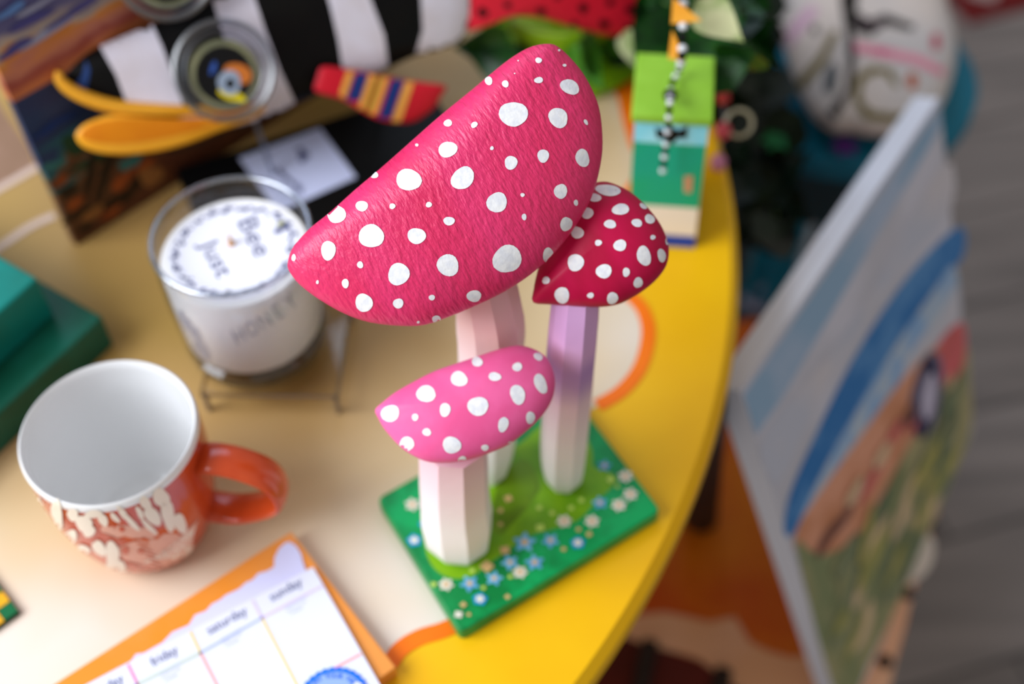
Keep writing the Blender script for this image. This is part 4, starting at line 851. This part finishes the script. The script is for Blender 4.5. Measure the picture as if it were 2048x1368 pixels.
for k in range(5): stroke(1890+random.uniform(-10, 25), 860+random.uniform(-60, 60), 8, 40, 20, 14)
cpaint(ell(1850, 785, 27, 80, 8, jit=.06), 4, False); cpaint(ell(1853, 735, 14, 24, 8), 11, False); cpaint(ell(1842, 845, 12, 26, 8), 11, False); cpaint(ell(1850, 792, 12, 46, 8), 12, False)
cvm = [mat('canvas_sky', (212, 212, 226), (200, 200, 212), sc=14, rough=.7), 0, mat('cliff_salmon', (232, 166, 136), (212, 144, 108), sc=30, rough=.7), mat('canvas_green', (134, 144, 104), (172, 164, 122), sc=25, rough=.7, stretch=(1, 1, .3)), mat('rock_mauve', (112, 104, 132), (140, 136, 160), sc=60, rough=.7), mat('canvas_edge', (238, 242, 255), rough=.7), mat('canvas_blue_grey', (150, 182, 212), (176, 194, 220), sc=14, rough=.7), mat('canvas_pale_sky', (212, 208, 216), (198, 202, 218), sc=12, rough=.7), mat('sea_blue', (56, 122, 190), (94, 150, 208), sc=25, rough=.7), mat('sea_light', (146, 184, 228), (190, 204, 220), sc=40, rough=.7), mat('canvas_rose', (226, 112, 118), (202, 102, 100), sc=50, rough=.7), mat('rock_dark', (62, 58, 88), rough=.7), mat('rock_light', (206, 200, 224), rough=.7), mat('grass_olive', (186, 176, 100), (150, 152, 92), sc=50, rough=.7), mat('grass_deep', (100, 120, 96), (132, 140, 108), sc=50, rough=.7), mat('canvas_tan', (224, 196, 160), rough=.7), mat('cliff_shade', (126, 84, 76), rough=.7)]
cvm[1] = cvm[0]
tag(mb.build('coastal_canvas', cvm, smooth=False, loc=(B1+B2)/2), 'tall stretched canvas painting of coastal cliffs leaning outside the right edge of the yellow table', 'painting')
# ================================================================ teal stool with painted cushion
SZ = -.20
sc_ = at(1690, 138, SZ); sR = (at(1955, 138, SZ)-sc_).length
m_teal = mat('teal_paint', (0, 118, 146), (0, 106, 134), sc=8, rough=.45)
st = thing('teal_stool', 'round teal painted drum stool standing on the floor behind the leaning canvas', 'stool', V((sc_.x, sc_.y, FLOOR)))
b_ = V((sc_.x, sc_.y, 0))
mb = MB(); mb.lathe(b_, [(0, SZ-.03), (sR-.008, SZ-.03), (sR, SZ-.024), (sR, SZ-.006), (sR-.006, SZ), (0, SZ)], n=96); mb.build('seat', m_teal, st)
fq = V((-b_.x, -b_.y, 0)).normalized(); fq = b_+fq*sR*.9; db = up_z(fq, 470)
mb = MB(); mb.lathe(b_, [(0, db), (sR*.86, db), (sR*.90, db+.01), (sR*.90, SZ-.0302), (0, SZ-.0302)][::1], n=72); mb.build('drum', mat('dark_and_shaded_teal', (4, 62, 76), (2, 50, 60), sc=8, rough=.5), st)  # drum side coloured darker than the seat, its shade put into the colour
for k in range(4):
    a = math.pi/4+k*math.pi/2; q = b_+V((math.cos(a), math.sin(a), 0))*sR*.75; mb = MB(); mb.tube([b_.lerp(q, .3)+Z*(db+.001), b_.lerp(q, .75)+Z*FLOOR], .014, n=14); mb.build('leg', m_teal, st)
CU = [(1545, -60), (1552, 0), (1562, 60), (1575, 110), (1590, 160), (1612, 205), (1640, 240), (1672, 258), (1700, 256), (1740, 264), (1790, 262), (1840, 245), (1880, 215), (1900, 170), (1912, 120), (1908, 70), (1895, 20), (1885, -40), (1850, -100), (1750, -140), (1640, -130)]
cz_ = SZ+.035; CP = at(1730, 80, cz_); CP = V((CP.x, CP.y, cz_)); cn2 = Z
m_cu = mat('cream_cushion_cloth', (212, 200, 192), (196, 190, 188), sc=12, rough=.85)
mb = MB(); inflate(mb, smoothloop(CU, 3), V((0, 0, cz_)), Z, .03, -.03, rings=12, cx=1730, cy=60, p=3); tc2 = mb.bvh()
for poly, mi in (([(1690, -100), (1720, -60), (1716, 0), (1706, 60), (1712, 120), (1704, 180), (1672, 240), (1655, 225), (1690, 180), (1696, 120), (1690, 60), (1680, 0)], 1), ([(1705, 20), (1740, 40), (1770, 28), (1830, 52), (1822, 62), (1770, 50), (1742, 72), (1710, 66)], 1), ([(1718, 36), (1745, 44), (1790, 42), (1745, 56), (1718, 54)], 2), ([(1708, 84), (1770, 96), (1840, 112), (1890, 140), (1884, 154), (1830, 128), (1770, 116), (1710, 104)], 3), ([(1745, 98), (1775, 98), (1785, 110), (1760, 114)], 4), (ell(1871, 84, 9, 18, 0), 5), (ell(1824, 162, 11, 16, 0), 6), ([(1562, 84), (1590, 40), (1620, 10), (1640, 20), (1600, 70), (1580, 100)], 7), ([(1590, 168), (1640, 110), (1664, 60), (1676, 66), (1652, 124), (1606, 182)], 8), (ell(1662, 158, 14, 34, 5), 9), (ell(1630, 60, 7, 10, 0), 1), ([(1790, 176), (1798, 170), (1782, 138), (1745, 132), (1712, 152), (1706, 200), (1730, 238), (1790, 244), (1840, 220), (1790, 228), (1742, 222), (1722, 198), (1726, 164), (1750, 148), (1772, 150)], 8), ([(1610, 250), (1640, 226), (1680, 262), (1660, 280)], 1)):
    decal(mb, tc2, poly, mi, .0005, step=14)
tag(mb.build('cushion', [m_cu, mat('dark_umber_stroke', (34, 30, 26), rough=.85), mat('plum_stroke', (108, 84, 98), rough=.85), mat('rose_stroke', (222, 140, 160), rough=.85), mat('magenta_dab', (204, 40, 110), rough=.85), mat('crimson_dab', (180, 60, 84), rough=.85), mat('rust_dab', (180, 84, 40), rough=.85), mat('pink_lilac_stroke', (206, 168, 190), rough=.85), mat('olive_stroke', (114, 100, 46), rough=.85), mat('slate_dab', (92, 96, 98), rough=.85)], loc=CP), 'plump cream cushion painted with olive, pink and dark strokes on the teal stool', 'cushion')
# plant on the floor between the tables, shade put into its dark leaf colour
random.seed(11); lv = []
for k in range(46): lv.append((random.uniform(1455, 1560) , random.uniform(120, 470), random.uniform(-.22, -.10), random.uniform(.05, .07), 0))
for k in range(26): lv.append((random.uniform(1400, 1520), random.uniform(-20, 200), random.uniform(-.12, -.02), random.uniform(.05, .075), 0))
fp0 = at(1452, 300, -.42); fp0 = V((fp0.x, fp0.y, FLOOR))
pt = plant('floor_plant', 'leafy plant darkened for shade, in a deep teal pot between yellow table and teal stool', None, [(x, y, z_, L_, 0) for x, y, z_, L_, _ in lv], [mat('shade_leaf', (5, 22, 12), (10, 34, 14), sc=40, rough=.4)], (fp0, .06, .36, mat('deep_teal_glaze', (4, 52, 60), rough=.3), None))
for x, y, c_, nm in ((1690, 292, (120, 60, 160), 'violet_flower'), (1552, 280, (30, 110, 60), 'green_bud')):
    mb = MB(); c = at(x, y, -.19 if x > 1600 else -.1); 
    for k in range(6): a = k*math.pi/3; leaf(mb, c, V((math.cos(a), math.sin(a), .15)), Z, .014, .010, 0)
    mb.build('flower', mat(nm, c_, rough=.6), pt)
# scroll ornament, low teal bench and rug
bz_ = -.50; c0 = at(1486, 612, bz_); c1 = at(1600, 600, bz_); bw = (c1-c0); bw = bw.normalized()*.10; bd2 = V((-bw.y, bw.x, 0)).normalized()*-.035
bt = thing('plant_bench', 'small dark teal bench end with a pale painted scroll, beside the yellow table edge', 'bench', V((c0.x, c0.y, FLOOR)))
mb = MB(); mb.box(c0-bw*.4-Z*.03, bw, bd2, Z*.03); mb.build('seat', mat('dark_and_shaded_teal', (4, 62, 76)), bt, smooth=False, bevel=.003)
fs_ = V((0, 0, bz_)); mb = MB()
tubepx(mb, [(1486, 596), (1500, 612), (1524, 618), (1545, 606), (1545, 588), (1530, 578), (1520, 588)], .0052, V((0, 0, bz_+.004)), Z); mb.build('scroll', mat('pale_lilac_paint', (150, 145, 165), rough=.5), bt)
for k in (.05, .95):
    q = c0-bw*.4+bw*k+bd2*.5-Z*.03; mb = MB(); mb.tube([q, V((q.x, q.y, FLOOR))], .01, n=12); mb.build('leg', m_dark, bt)
ra, rb_, rc2 = at(1905, -10, FLOOR+.006), at(1938, 44, FLOOR+.006), at(2060, 14, FLOOR+.006)
ex = (rc2-rb_).normalized(); ey = V((-ex.y, ex.x, 0)); mb = MB(); mb.box(rb_-Z*.0059, ex*1.0, ey*.7, Z*.0059, 0)
for i in range(6):
    for j in range(4):
        c = rb_+ex*(.06+i*.13)+ey*(.06+j*.13)+Z*.0003; mb.add([c+ex*.03, c+ey*.03, c-ex*.03, c-ey*.03], [(0, 1, 2, 3)], 1)
tag(mb.build('rug', [mat('rug_red', (112, 26, 26), (90, 20, 22), sc=60, rough=.95), mat('rug_pale', (170, 150, 146), rough=.95)], smooth=False, loc=rb_), 'dark red rug with pale diamonds on the grey plank floor', 'rug')
